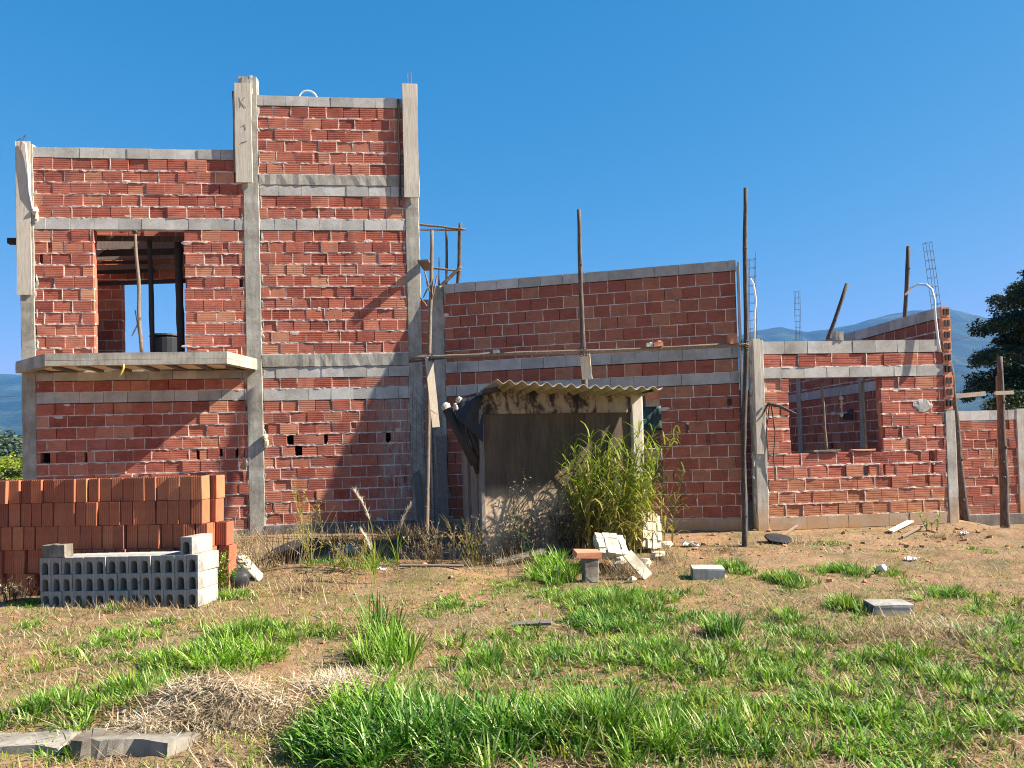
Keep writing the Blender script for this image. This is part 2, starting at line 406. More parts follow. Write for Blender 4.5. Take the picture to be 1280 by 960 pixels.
def bead(mb, p0, p1, axis, y0=0.0, h=(.005, .013), prot=(-.007, .007), back=.06, step=.05, mi=1, flip=1):
    """a mortar joint: an irregular strip from p0 to p1 (x,z), raised or raked at random"""
    L = math.hypot(p1[0]-p0[0], p1[1]-p0[1]); n = max(2, int(L/step)); vs = []
    pr = U(*prot)
    for i in range(n+1):
        t = i/n; x = p0[0]+(p1[0]-p0[0])*t; z = p0[1]+(p1[1]-p0[1])*t
        a, b = U(*h), U(*h)
        if random.random() < .16: a *= U(1.4, 2.4)
        if random.random() < .10: b *= U(1.3, 1.9)
        if random.random() < .07: a *= .35; b *= .4
        pr = .5*pr+.5*U(*prot)
        for (y, o) in ((back, b), (-pr, b*.75), (-pr, -a*.75), (back, -a)):
            vs.append((x, (y0+y)*flip, z+o) if axis == 'x' else (x+o, (y0+y)*flip, z))
    fs = [(i*4+k, i*4+k+1, (i+1)*4+k+1, (i+1)*4+k) for i in range(n) for k in range(3)]
    if (axis == 'z') != (flip < 0): fs = [f[::-1] for f in fs]
    fs += [(0, 1, 2, 3), tuple(n*4+k for k in (3, 2, 1, 0))]
    mb.add(vs, fs, mi)
def cut(a, b, gaps):
    segs = [(a, b)]
    for (g0, g1) in gaps:
        ns = []
        for (s0, s1) in segs:
            if g1 <= s0 or g0 >= s1: ns.append((s0, s1)); continue
            if g0 > s0+.02: ns.append((s0, g0))
            if g1 < s1-.02: ns.append((g1, s1))
        segs = ns
    return segs
def brick_rows(mb, x0, x1, zs, opens=(), holes=(), pitch=.30, y0=0.0, th=.14, flip=1, dry=.0, headp=.80, backing=True, jag=.012, neat=False):
    """zs: course boundaries from top to bottom; opens: (x0,x1,z0,z1)"""
    rows = list(zip(zs[:-1], zs[1:]))
    for ri, (zt, zb) in enumerate(rows):
        zm = (zt+zb)/2
        ga = [(o[0]+U(-jag, jag), o[1]+U(-jag, jag)) for o in opens if o[2] < zm < o[3]]
        gh = [(hx-w/2, hx+w/2) for (hx, hz_, w) in holes if zb < hz_ < zt]
        for (a, b) in cut(x0, x1, ga):
            off = (ri % 2)*.5+U(-.12, .12)
            x = a-off*pitch*.9
            first = True
            while x < b-.02:
                L = pitch*U(.95, 1.05)
                bx0, bx1 = max(a, x), min(b, x+L)
                if bx1-bx0 > .035:
                    for (c0, c1) in cut(bx0+.004, bx1-.006, gh):
                        if c1-c0 > .02 and random.random() < (.012 if neat else .035):
                            mb.lump((U(c0, c1), y0+.001*flip, random.choice((zb+.02, zt-.02))+U(-.03, .03)), (U(.03, .09), .006, U(.015, .04)), 1, 9, 5, .4)
                        if c1-c0 > .2 and random.random() < (.005 if neat else .022):      # a brick with its face broken out
                            w_ = U(.05, .12); q_ = U(c0, c1-w_); add_brick(mb, c0, q_, zb+.008, zt-.008, y0, flip=flip) if q_-c0 > .02 else None
                            if c1-q_-w_ > .02: add_brick(mb, q_+w_, c1, zb+.008, zt-.008, y0, flip=flip)
                            add_brick(mb, q_, q_+w_, zb+.008, zb+U(.04, .11), y0+.004, flip=flip)
                        elif c1-c0 > .02: add_brick(mb, c0, c1, zb+.008+U(-.005, .004), zt-.008+U(-.006, .004), y0, flip=flip)
                    if bx1 < b-.03 and random.random() < headp and not any(g0-.02 < bx1 < g1+.02 for g0, g1 in gh):
                        bead(mb, (bx1, zb), (bx1, zt), 'z', y0, h=(.005, .013), prot=(-.008, .007), flip=flip)
                x += L
            for (g0, g1) in gh:
                if a < g0 and g1 < b:
                    for _ in range(3): mb.lump((random.choice((g0, g1))+U(-.008, .008), y0+.02*flip, random.choice((zb+.012, zt-.012))+U(-.02, .02)), (U(.012, .03), .02, U(.012, .035)), random.choice((0, 1)), j=.45)
            for (c0, c1) in cut(a, b, gh):
                if backing:
                    yy = sorted(((y0+.045)*flip, (y0+th)*flip))
                    mb.box(c0+.002, c1-.002, yy[0], yy[1], zb+.0004, zt-.0004, 0)
            if random.random() > dry:
                bead(mb, (a, zb), (b, zb), 'x', y0, h=(.006, .012) if neat else (.008, .019), prot=(-.006, .006) if neat else (-.012, .014), flip=flip)
def block_row(mb, x0, x1, zb, zt, y0=-.004, pitch=.395, th=.14, mi=0, sag=0.0):
    x = x0-U(0, .2)
    while x < x1-.03:
        a, b = max(x, x0), min(x+pitch, x1)
        if b-a > .03:
            j = .003; yo = y0+random.gauss(0, .003)
            mb.box(a+.003, b-.003, yo, yo+th, zb+U(.001, .005), zt-U(.001, .006), mi, j=.0018, rot=random.gauss(0, .006))
        x += pitch
    mb.box(x0, x1, y0+.025, y0+th-.02, zb+.01, zt-.012, 1)
def ladder(mb, base, top, w=.13, d=.10, r=.0045, step=.15, n=4):
    """a rebar cage: four bars and square stirrups"""
    b = Vector(base); t = Vector(top); L = (t-b).length
    cs = [(-w/2, -d/2), (w/2, -d/2), (w/2, d/2), (-w/2, d/2)][:n]
    for (x, y) in cs: mb.tube([b+Vector((x, y, 0)), b.lerp(t, .5)+Vector((x+U(-.012, .012), y, 0)), t+Vector((x, y, U(-.12, .03)))], r, 5)
    k = int(L/step)
    for i in range(1, k+1):
        p = b.lerp(t, i/(k+.6)); q = [p+Vector((x, y, U(-.008, .008))) for x, y in cs]
        for a in range(len(q)): mb.tube([q[a], q[(a+1) % len(q)]], r*.7, 4)
def pole(name, p0, p1, r0, r1, mat='wood_pole', label=None, cat='pole', group=None, wob=.012, knots=True, parent=None, n=12):
    p0 = Vector(p0); p1 = Vector(p1); mb = MB(); d = p1-p0; L = d.length
    o = d.normalized().orthogonal(); o2 = d.normalized().cross(o)
    pts = []; rs = []; wa = U(0, 6.28); w1, w2 = U(1.2, 2.4), U(2.5, 5)
    for i in range(n+1):
        t = i/n; e = math.sin(math.pi*t)
        pts.append(p0+d*t+o*(wob*L*.35*math.sin(wa+w1*6.28*t)*e)+o2*(wob*L*.3*math.sin(wa*2+w2*3.1*t)*e))
        rs.append((r0+(r1-r0)*t)*U(.9, 1.1))
    c = p0
    mb.tube([q-c for q in pts], rs, 8, 0, .07)
    if knots:
        for k in range(int(L/.7)):
            i = random.randint(1, n-1); q = pts[i]-c
            mb.lump((q.x+U(-.6, .6)*rs[i], q.y-rs[i]*.7, q.z), (rs[i]*.45,)*3)
    ob = mb.build(name, mat, parent, smooth=True); ob.location = c
    if parent is None: tag(ob, label, cat, group)
    return ob
def zlist(a, b, n): return [a+(b-a)*k/n for k in range(n+1)]
exec_parts = []
# ------------------------------------------------------------------ the two storey house
FA = Frame((-6.5, 13.35), .11)
house = empty('unfinished_house', (*FA.o.xy, 0), FA.a, 'unfinished two storey red brick house with raised tower bay and balcony slab', 'house')
def facade_left():
    mb = MB(); X0, X1 = -1.66, 1.86
    op = [(-.69, .825, 3.3, 5.64)]
    brick_rows(mb, X0, X1, zlist(6.915, 5.865, 5), pitch=.315, headp=.72)
    brick_rows(mb, X0, X1, zlist(5.66, 3.40, 11), opens=op, pitch=.315, holes=[(-1.55, 5.2, .06), (1.79, 4.75, .08)])
    brick_rows(mb, X0, X1, [3.03, 2.832], pitch=.315)
    brick_rows(mb, X0, X1, zlist(2.64, .37, 11), pitch=.315, holes=[(-1.52, 1.72, .17), (-.86, 1.73, .05), (1.0, 1.72, .06), (1.39, 1.73, .06), (1.66, 1.74, .055)])
    return mb
facade_left().build('brick_wall', ['brick_house', 'mortar'], house)
def facade_tower():
    mb = MB(); X0, X1 = 2.12, 4.70
    brick_rows(mb, X0, X1, zlist(7.905, 6.675, 6), pitch=.305, headp=.8)
    brick_rows(mb, X0, X1, zlist(6.285, 5.87, 2), pitch=.305)
    brick_rows(mb, X0, X1, zlist(5.665, 3.45, 11), pitch=.305)
    brick_rows(mb, X0, X1, [3.02, 2.832], pitch=.305)
    brick_rows(mb, X0, X1, zlist(2.62, .43, 11), pitch=.30, holes=[(2.58, 1.86, .12), (2.72, 1.66, .13), (3.2, 1.86, .07), (4.3, 1.9, .09)])
    # narrow strip of wall past the corner pillar
    brick_rows(mb, 4.93, 5.22, zlist(4.42, .4, 20), pitch=.30, y0=.015, jag=.03)
    return mb
facade_tower().build('brick_wall', ['brick_house', 'mortar'], house)
for (x0, x1, zb, zt) in ((-1.68, 1.80, 6.915, 7.10), (-1.66, 1.86, 5.665, 5.86), (-1.66, 1.86, 2.645, 2.83), (-1.66, 1.86, 3.03, 3.18),
                         (2.0, 4.72, 7.91, 8.095), (2.13, 4.70, 6.285, 6.475), (2.13, 4.70, 5.668, 5.868), (2.13, 4.72, 3.02, 3.215), (2.13, 4.72, 2.622, 2.83)):
    mb = MB(); block_row(mb, x0, x1, zb, zt); mb.build('tie_beam', ['block_grey', 'concrete'], house)
for (x0, x1, zb, zt) in ((2.13, 4.70, 6.478, 6.672), (2.13, 4.74, 3.218, 3.447)):
    mb = MB(); mb.rbox(x0, x1, -.014, .13, zb, zt, axis='x', n=26, j=.006, ch=.008); mb.build('cast_beam', 'concrete', house)
mb = MB(); mb.rbox(-1.66, 1.86, -.02, .13, .05, .365, axis='x', n=20, j=.006); mb.rbox(2.12, 5.2, -.02, .13, .05, .425, axis='x', n=20, j=.006)
mb.build('base_beam', 'concrete_dark', house)
def pillar(x0, x1, z0, z1, y0=-.014, y1=.17, lumps=True, sides=(1, 1)):
    mb = MB(); n = int((z1-z0)/.16)
    mb.rbox(x0, x1, y0, y1, z0, z1, n=n, j=.005, ch=.01)
    z = z0+.4
    while lumps and z < z1-.1:
        for sd, x in ((0, x0), (1, x1)):
            if sides[sd] and random.random() < .8:
                mb.lump((x+(U(0, .035) if sd else -U(0, .035)), U(.0, .02), z+U(-.05, .05)), (U(.012, .034), U(.008, .014), U(.03, .10)), j=.45)
        z += U(.09, .17)
    return mb
pillar(-1.885, -1.655, 0, 7.14, sides=(0, 1)).build('pillar', 'concrete', house)
pillar(1.855, 2.125, 0, 8.42).build('pillar', 'concrete', house)
pillar(4.70, 4.945, 0, 8.0, sides=(1, 0)).build('pillar', 'concrete', house)
# formwork boards still nailed to the pillar heads
def fboard(x0, x1, y0, y1, z0, z1, mat='wood_board'):
    mb = MB(); mb.rbox(x0, x1, y0, y1, z0, z1, n=8, j=.004, ch=.003); return mb.build('formwork_board', mat, house)
fboard(-1.925, -1.69, -.045, -.018, 4.52, 7.18)
b = fboard(1.745, 2.03, -.062, -.03, 6.50, 8.28)
fboard(1.715, 1.742, -.09, .26, 6.66, 8.12, 'wood_dark')
fboard(1.80, 1.86, .02, .05, 8.1, 8.44); fboard(2.0, 2.05, -.02, .01, 8.1, 8.44)
fboard(4.695, 4.965, -.075, -.045, 6.26, 8.34)
fboard(4.60, 4.64, -.06, .22, 6.1, 8.06, 'wood_dark')
mk = MB()   # pencilled letter and scratches on the head board
def stroke(p, q): mk.board((p[0], -.0655, p[1]), (q[0], -.0655, q[1]), .008, .003, n=2, j=.002)
def flush():
    global mk
    mk.build('pencil_mark', 'wood_grey', b); mk = MB()
stroke((1.83, 8.02), (1.85, 7.84)); stroke((1.93, 8.03), (1.85, 7.93)); stroke((1.85, 7.93), (1.94, 7.83))
flush(); stroke((1.86, 7.50), (1.92, 7.53)); stroke((1.92, 7.53), (1.93, 7.44)); flush(); stroke((1.84, 7.20), (1.95, 7.24)); flush()
# rebar stubs and hooks
mb = MB()
for dx in (.0, .06): mb.tube([(4.80+dx, .03, 8.2), (4.80+dx, .03, 8.62+U(-.05, .05))], .007, 5)
mb.build('rebar_stub', 'rusty_steel', house)
mb = MB()
mb.tube([(-1.86, .03, 7.0), (-1.87, .03, 7.26), (-1.95, .03, 7.2)], .006, 5); mb.tube([(-1.80, .06, 7.0), (-1.80, .06, 7.34)], .006, 5)
mb.tube([(-1.86, .0, 7.16), (-1.79, .0, 7.30), (-1.78, .0, 7.22)], .006, 5)
mb.build('rebar_stub', 'dark_steel', house)
# electrical conduit loop down the corner pillar, and the loop over the tower
mb = MB(); mb.tube([(-1.85, -.055, 7.02), (-1.81, -.075, 7.16), (-1.74, -.08, 7.12), (-1.715, -.07, 6.7), (-1.70, -.06, 6.3), (-1.66, -.04, 6.02), (-1.64, -.03, 5.9)], .016, 7)
mb.build('conduit', 'pale_hose', house, True)
mb = MB(); mb.tube([(3.0+.165*math.cos(a), .07, 8.06+.17*math.sin(a)) for a in np.linspace(0, math.pi, 13)], .017, 8)
mb.build('conduit', 'white_plastic', house, True)
mb = MB(); mb.lump((-1.62, -.03, 5.98), (.06, .05, .07)); mb.lump((-1.60, -.03, 5.86), (.035, .03, .09)); mb.build('cement_clump', 'foam_cream', house); mb = MB(); mb.lump((2.16, -.045, 1.98), (.055, .05, .06)); mb.lump((2.17, -.04, 1.88), (.045, .04, .09))
mb.build('cement_clump', 'foam_cream', house)
# beam ends that stick out at the left
mb = MB(); mb.rbox(-2.25, -1.87, .3, .42, 5.50, 5.60, axis='x', n=3, j=.003); mb.rbox(-2.02, -1.87, .32, .42, 5.28, 5.37, axis='x', n=2, j=.003)
mb.build('joist_end', 'wood_dark', house)
# balcony slab: trapezoid, on precast joists with pale infill
slab = MB()
out = [(-1.975, -.02), (2.04, -.02), (1.77, -1.0), (-1.04, -1.0)]
inn = [(-1.80, -.02), (1.87, -.02), (1.66, -.88), (-.98, -.88)]
slab.prism(out[::-1], 3.262, 3.372, 0, .004)
for a, b_ in ((0, 3), (3, 2), (2, 1)):
    q = [out[a], out[b_], inn[b_], inn[a]]
    slab.prism(q if (a, b_) != (9, 9) else q, 3.175, 3.260, 0, .003)
sl = slab.build('balcony_slab', 'slab_edge', house)
jx = [-1.46, -1.02, -.58, -.12, .34, .80, 1.26, 1.66]
for k, x in enumerate(jx):
    y1 = -.86 if -.9 < x < 1.6 else -.45 if x > 0 else (-.28 if x < -1.2 else -.7)
    mb = MB(); mb.rbox(x-.055, x+.055, y1, -.03, 3.168, 3.258, axis='y', n=3, j=.003, ch=.006); mb.build('joist', 'concrete_dark', sl)
    if k+1 < len(jx):
        mb = MB(); xa, xb = x+.06, jx[k+1]-.06; yl = -.30 if k == 0 else -.62 if k == 1 else -.86; yr = -.86 if k < 6 else -.5
        mb.prism([(xa, yl), (xb, yr), (xb, -.03), (xa, -.03)], 3.205, 3.256, 0, .003); mb.build('infill_block', 'infill_cream', sl)
mb = MB(); mb.tube([(.16, -1.0, 3.19), (.15, -.99, 3.12), (.10, -.97, 3.03), (.075, -.96, 2.99)], [.012, .017, .014, .008], 6); mb.build('strap', 'yellow_strap', sl, True)
# floor slab, side, dividing and rear walls
mb = MB(); mb.box(-1.64, 4.68, .16, 1.78, 3.06, 3.36); mb.build('floor_slab', 'concrete', house)
def side_wall(x, y0, y1, z0, z1, flip, nm='brick_wall', mats=('brick_darkened', 'mortar'), par=None):
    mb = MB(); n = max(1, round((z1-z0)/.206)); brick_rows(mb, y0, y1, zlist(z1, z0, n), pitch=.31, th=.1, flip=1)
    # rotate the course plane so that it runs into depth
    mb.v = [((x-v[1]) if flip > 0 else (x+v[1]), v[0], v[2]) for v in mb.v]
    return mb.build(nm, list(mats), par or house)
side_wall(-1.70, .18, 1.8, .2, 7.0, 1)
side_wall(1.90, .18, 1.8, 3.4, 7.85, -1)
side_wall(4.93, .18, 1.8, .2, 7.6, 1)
xl, zt0 = FA.at(152, 344, 1.8); xr = FA.at(236, 380, 1.8)[0]+.3
mb = MB(); brick_rows(mb, -1.7, 4.6, zlist(7.0, 3.4, 18), opens=[(xl, xr, 3.3, zt0)], y0=1.8, pitch=.31); brick_rows(mb, -1.7, 4.6, zlist(3.0, .3, 13), y0=1.8, pitch=.31)
mb.build('brick_wall', ['brick_house', 'mortar'], house)

def fpw(px, py, dep): return FA.pw(px, py, dep)
# props and boards in the upper window
pole('prop_pole', fpw(177, 440, .05), fpw(169, 288, .02), .035, .028, 'wood_pole', 'slender pale prop pole standing on the balcony slab in the upper window', 'pole')
mb = MB(); mb.board(fpw(165, 420, .03)-fpw(177, 440, .05), fpw(176, 397, .02)-fpw(177, 440, .05), .02, .012); mb.board(fpw(169, 388, .03)-fpw(177, 440, .05), fpw(174, 420, .02)-fpw(177, 440, .05), .015, .012)
pp = bpy.data.objects['prop_pole']; mb.build('nailed_strip', 'wood_grey', pp)
mb = MB(); c = fpw(169, 290, .01)-fpw(177, 440, .05); mb.lump(c, (.05, .04, .045)); mb.build('wedge', 'wood_bark', pp)
pole('prop_post', fpw(191, 440, .7), fpw(187, 300, .6), .05, .042, 'wood_dark', 'dark square prop post in the middle of the upper window opening', 'post', wob=.003, knots=False)
pole('prop_post', fpw(226.5, 440, .9), fpw(222.5, 300, .9), .07, .07, 'wood_dark', 'thick dark post close to the right jamb of the upper window', 'post', wob=.003, knots=False)
RL = [(114, 297.5, 229, 299, .05, 'wood_bark', .8), (114, 317, 229, 314, .06, 'wood_dark', 1.0), (114, 328, 185, 328, .025, 'wood_dark', 1.3), (114, 341, 190, 338, .035, 'wood_dark', 1.4), (114, 355, 232, 351, .04, 'wood_dark', 1.1)]
RLL = ['topmost dark board across the upper window', 'thick dark board second from the top across the upper window', 'thin dark batten under the thick boards in the upper window', 'dark batten along the top of the rear wall opening', 'lowest dark rail crossing the sky in the upper window']
for (a, b1, c_, d_, w, m, dep), L in zip(RL, RLL):
    P, Q = fpw(a-3, b1, dep), fpw(c_+3, d_, dep); mb = MB(); mb.board((0, 0, 0), Q-P, w*2, .035, n=6)
    o = mb.build('board', m); o.location = P; tag(o, L, 'board', 'boards across the upper window')
for (a, b1, c_, d_, w, dep), L in zip([(116, 306, 176, 307, .16, 1.62), (116, 322, 180, 321, .10, 1.6), (116, 335, 170, 333, .11, 1.66)],
        ['uppermost weathered pale board against the rear wall in the upper window', 'middle weathered pale board against the rear wall in the upper window', 'lowest weathered pale board against the rear wall in the upper window']):
    P, Q = fpw(a-4, b1, dep), fpw(c_+50, d_, dep); mb = MB(); mb.board((0, 0, 0), Q-P, w, .03, n=6)
    o = mb.build('formwork_plank', 'wood_grey'); o.location = P; tag(o, L, 'plank', 'formwork planks at the rear of the upper window')
# dark water tank beyond the rear opening
P = fpw(208, 440, 4.2); mb = MB()
mb.tube([(0, 0, -.35), (0, 0, .3), (0, 0, .36)], [.31, .34, .30], 20); mb.tube([(0, 0, .36), (0, 0, .40)], [.355, .34], 20)
o = mb.build('water_tank', 'tank_and_hole_black'); o.location = P+Vector((0, 0, -.02)); tag(o, 'dark round tank low in the rear opening of the upper window', 'tank')
# loose half bricks on the slab by the wall
for k, (px, py, L) in enumerate([(253, 433, 'half brick on end on the balcony slab, left of a pair'), (290, 432, 'half brick on end on the balcony slab beside the tower pillar')]):
    P = FA.pw(px, 441, -.10); mb = MB(); add_brick(mb, -.075, .075, 0, .16); mb.box(-.075, .075, .055, .12, 0, .16)
    o = mb.build('loose_brick', ['pink_brick', 'pink_brick']); o.location = (P.x, P.y, 3.376); o.rotation_euler = (0, 0, FA.a+U(-.2, .2)); tag(o, L, 'brick', 'loose bricks on the balcony')

# ------------------------------------------------------------------ the long gable wall in shade
MA = Frame((-1.45, 13.9), -.25)
gw = empty('long_brick_wall', (*MA.o.xy, 0), MA.a, 'long shaded single storey brick wall joining the tower to the right hand room', 'wall')
mb = MB(); op = [(2.95, 4.075, .93, 2.62)]
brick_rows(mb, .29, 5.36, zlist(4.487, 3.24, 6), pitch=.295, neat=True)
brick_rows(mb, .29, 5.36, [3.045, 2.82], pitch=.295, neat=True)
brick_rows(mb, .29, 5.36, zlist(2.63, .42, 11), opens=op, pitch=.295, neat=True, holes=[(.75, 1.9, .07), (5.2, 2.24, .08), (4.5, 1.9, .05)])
mb.build('brick_wall', ['brick_darkened', 'mortar'], gw)
for (zb, zt) in ((4.49, 4.665), (3.05, 3.235), (2.632, 2.818)):
    mb = MB(); block_row(mb, .29, 5.37, zb, zt); mb.build('tie_beam', ['block_grey', 'concrete'], gw)
mb = MB(); mb.rbox(.1, 5.4, -.02, .13, .0, .415, axis='x', n=24, j=.006); mb.build('base_beam', 'concrete_soiled', gw)
mb = pillar(.02, .285, 0, 4.55); mb.rbox(.05, .285, -.012, .15, 4.5, 4.645, n=2, j=.004, ch=.06); mb.build('pillar', 'concrete', gw)
mb = MB(); mb.rbox(-.02, .02, -.06, .12, .1, 3.4, n=10, j=.004, ch=.003); mb.build('formwork_board', 'wood_board', gw)
mb = MB(); mb.rbox(5.385, 5.42, -.13, .16, .15, 4.6, n=10, j=.004, ch=.003); mb.build('formwork_board', 'wood_board', gw)
# lumps of mortar and half bricks left along the rail are things of their own (below)

# ------------------------------------------------------------------ the lit single storey room at the right
BA = Frame((4.05, 12.55), .11)
room = empty('single_storey_room', (*BA.o.xy, 0), BA.a, 'sunlit single storey brick room with a wide window opening and soil stained base', 'building')
mb = MB()
brick_rows(mb, .10, 3.24, [3.087, 2.87], pitch=.30)
brick_rows(mb, .10, 3.24, zlist(2.685, .42, 11), opens=[(.515, 2.125, 1.47, 2.7)], pitch=.30, holes=[(2.98, 1.37, .11), (2.13, 1.13, .05), (2.99, 1.16, .055), (1.82, 1.24, .10)])
mb.build('brick_wall', ['brick_soiled', 'mortar_soiled'], room)
for (zb, zt) in ((3.09, 3.30), (2.69, 2.867)):
    mb = MB(); block_row(mb, .10, 3.245, zb, zt); mb.build('tie_beam', ['block_grey', 'concrete'], room)
mb = MB(); block_row(mb, .10, 3.24, -.02, .205, y0=-.02, pitch=.36); block_row(mb, .10, 3.24, .21, .415, y0=-.008, pitch=.36); mb.build('base_beam', ['block_soiled', 'concrete_soiled'], room)
mb = pillar(-.095, .10, 0, 3.32); mb.build('pillar', 'concrete_soiled', room)
mb = MB(); mb.rbox(-.085, .03, -.05, -.018, 1.46, 3.34, n=8, j=.003, ch=.003); mb.build('formwork_board', 'wood_board', room)
pillar(3.245, 3.425, .0, 2.10, sides=(1, 0)).build('pillar', 'concrete_soiled', room)
# high side wall running back
side_wall(3.26, .06, 6.4, .2, 3.66, -1, par=room)
mb = MB(); block_row(mb, .02, 6.4, 3.665, 3.86); mb.v = [(3.25+v[1], v[0], v[2]) for v in mb.v]; mb.build('tie_beam', ['block_grey', 'concrete'], room)
mb = MB(); block_row(mb, .02, 6.4, 2.60, 2.79, y0=.0); mb.v = [(3.24+v[1], v[0], v[2]) for v in mb.v]; mb.build('tie_beam', ['block_grey', 'concrete'], room)
for y in (2.35, 4.95): 
    mb = MB(); mb.rbox(3.225, 3.32, y, y+.2, .2, 3.66, n=16, j=.005); mb.build('pillar', 'concrete', room)
# ragged front end of the side wall: brick ends, shade in the holes set as black boxes
mb = MB()
for k in range(9):
    z = 2.12+k*.193
    mb.box(3.25, 3.40, -.012+U(-.02, .02), .05, z+.012, z+.182, 0, .004)
    mb.box(3.245, 3.405, 0.004, .06, z-.012, z+.011, 1, .006)
    for q in range(2): mb.box(3.275+q*.06, 3.315+q*.06, -.045, -.0, z+.045, z+.15, 2) if False else None
mb.build('wall_end', ['pink_brick', 'mortar'], room)
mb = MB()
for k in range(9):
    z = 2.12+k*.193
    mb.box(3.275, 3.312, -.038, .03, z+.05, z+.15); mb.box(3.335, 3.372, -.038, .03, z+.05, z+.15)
mb.build('black_cell_box', 'tank_and_hole_black', room)
mb = MB(); brick_rows(mb, -2.0, 3.2, zlist(3.0, .2, 14), y0=6.45, pitch=.31); mb.build('brick_wall', ['brick_darkened', 'mortar'], room)
# sill tiles and cement splashes
mb = MB(); mb.rbox(.90, 1.36, -.03, .10, 1.462, 1.495, axis='x', n=4, j=.003, ch=.004); mb.build('sill_plate', 'ledge', room)
mb = MB(); mb.rbox(1.58, 1.98, -.02, .10, 1.462, 1.49, axis='x', n=4, j=.003, ch=.004); mb.build('sill_plate', 'pink_brick', room)
mb = MB(); mb.lump((2.86, -.004, 2.19), (.17, .012, .11), n=12, m=6, j=.25); mb.build('cement_patch', 'block_grey', room)
# props in the room window
for (a, b1, c_, d_, L) in ((1033, 563, 1027, 478, 'left one of two thin peeled props inside the wide window'), (1083, 563, 1078, 476, 'right one of two thin peeled props inside the wide window')):
    pole('window_prop', BA.pw(a, b1, .10), BA.pw(c_, d_, .12), .026, .022, 'wood_pole', L, 'pole', 'props in the wide window', wob=.01)
P = BA.pw(1052, 520, .35); mb = MB(); mb.tube([(0, 0, .42), (.005, 0, .2), (0, 0, -.02)], .006, 5)
for z, r in ((.30, .035), (.24, .02), (.2, .022), (.15, .02), (.02, .035)): mb.lump((U(-.01, .01), 0, z), (r, r, r*1.1))
o = mb.build('lamp_cord', 'white_block'); o.location = P; tag(o, 'knotted pale cord hanging in the middle of the wide window', 'cord')
P = BA.pw(1060, 521, .5); mb = MB(); mb.lump((0, 0, 0), (.14, .06, .05), j=.5); mb.lump((.05, 0, .06), (.05, .04, .08), j=.4); o = mb.build('hanging_rag', 'black_plastic'); o.location = P; tag(o, 'dark rag hanging beside the cord in the wide window', 'rag')

# ------------------------------------------------------------------ boundary wall
RA = Frame((8.6, 15.1), .11)
bw = empty('boundary_wall', (*RA.o.xy, 0), RA.a, 'red brick boundary wall with grey coping at the right edge behind posts', 'wall')
mb = MB(); brick_rows(mb, -.6, 6.0, zlist(1.97, .13, 10), pitch=.262, neat=True, holes=()); mb.build('brick_wall', ['brick_darkened', 'mortar'], bw)
mb = MB(); block_row(mb, -.6, 6.0, 1.975, 2.17); mb.build('coping', ['block_grey', 'concrete'], bw)
mb = MB(); mb.rbox(-.6, 6.0, -.02, .12, -.3, .125, axis='x', n=20, j=.006); mb.build('base_beam', 'concrete_dark', bw)
xp = RA.at(1276, 580)[0]; mb = MB(); mb.rbox(xp-.07, xp+.16, -.02, .15, 0, 2.19, n=10, j=.004); mb.build('pillar', 'concrete_soiled', bw)
# ------------------------------------------------------------------ poles, scaffold, rebar
pb = gpt(930, 684)
pole('scaffold_post', (pb.x, pb.y, pb.z-.15), at_Y(932, 235, pb.y+.1), .042, .03, 'wood_bark', 'tallest bark covered scaffold post standing at the right end of the long wall', 'post', 'scaffold posts in front of the long wall', wob=.006, n=18)
g2 = at_Y(735, 640, 12.3)
pole('scaffold_post', (g2.x, 12.3, hz(g2.x, 12.3)-.1), at_Y(723.5, 262, 12.3), .062, .03, 'wood_bark', 'thin scaffold post rising behind the corrugated shed roof', 'post', 'scaffold posts in front of the long wall', wob=.004, n=18)
mb = MB(); mb.board(at_Y(734, 474, 12.2), at_Y(730.5, 438, 12.2), .16, .03, (-.2, -1, 0)); tag(mb.build('splice_board', 'wood_pale'), 'short pale board lashed to the scaffold post behind the shed roof', 'board')
s1 = at_Y(531, 612, 12.95); s1t = at_Y(540, 288, 13.2)
pole('scaffold_post', (s1.x, s1.y, hz(s1.x, s1.y)-.1), s1t, .04, .032, 'wood_pole', 'slim peeled scaffold post at the corner between tower and long wall', 'post', 'scaffold posts in front of the long wall', wob=.008, n=18)
mb = MB(); mb.board(at_Y(545, 534, 12.85), at_Y(536, 446, 12.85), .13, .025, (.35, -1, 0), n=5); mb.board(at_Y(546, 518, 12.80), at_Y(537, 511, 12.80), .02, .012, (.3, -1, 0))
tag(mb.build('hanging_board', 'wood_pale'), 'bright pale board hanging from the scaffold rail beside the tower', 'board')
ra, rb = at_Y(512, 448, 13.0), at_Y(936, 431, pb.y+.02)
def rail_pt(px):
    # where the rail stands for a given pixel column
    t0, t1 = 0.0, 1.0
    for _ in range(40):
        t = (t0+t1)/2; p = ra.lerp(rb, t)-EYE; x = PPX+F_PX*p.dot(RT)/p.dot(FW)
        if x < px: t0 = t
        else: t1 = t
    return ra.lerp(rb, t)
pole('scaffold_rail', ra, rb, .036, .03, 'wood_pole', 'long horizontal rail tied across the posts of the long wall', 'rail', wob=.004, n=22)
q0 = rail_pt(510); q1 = rail_pt(612)
pole('scaffold_rail', q0+Vector((0, -.05, -.06)), q1+Vector((0, .03, .04)), .022, .018, 'wood_bark', 'short dark pole doubled onto the left end of the scaffold rail', 'rail', wob=.006)
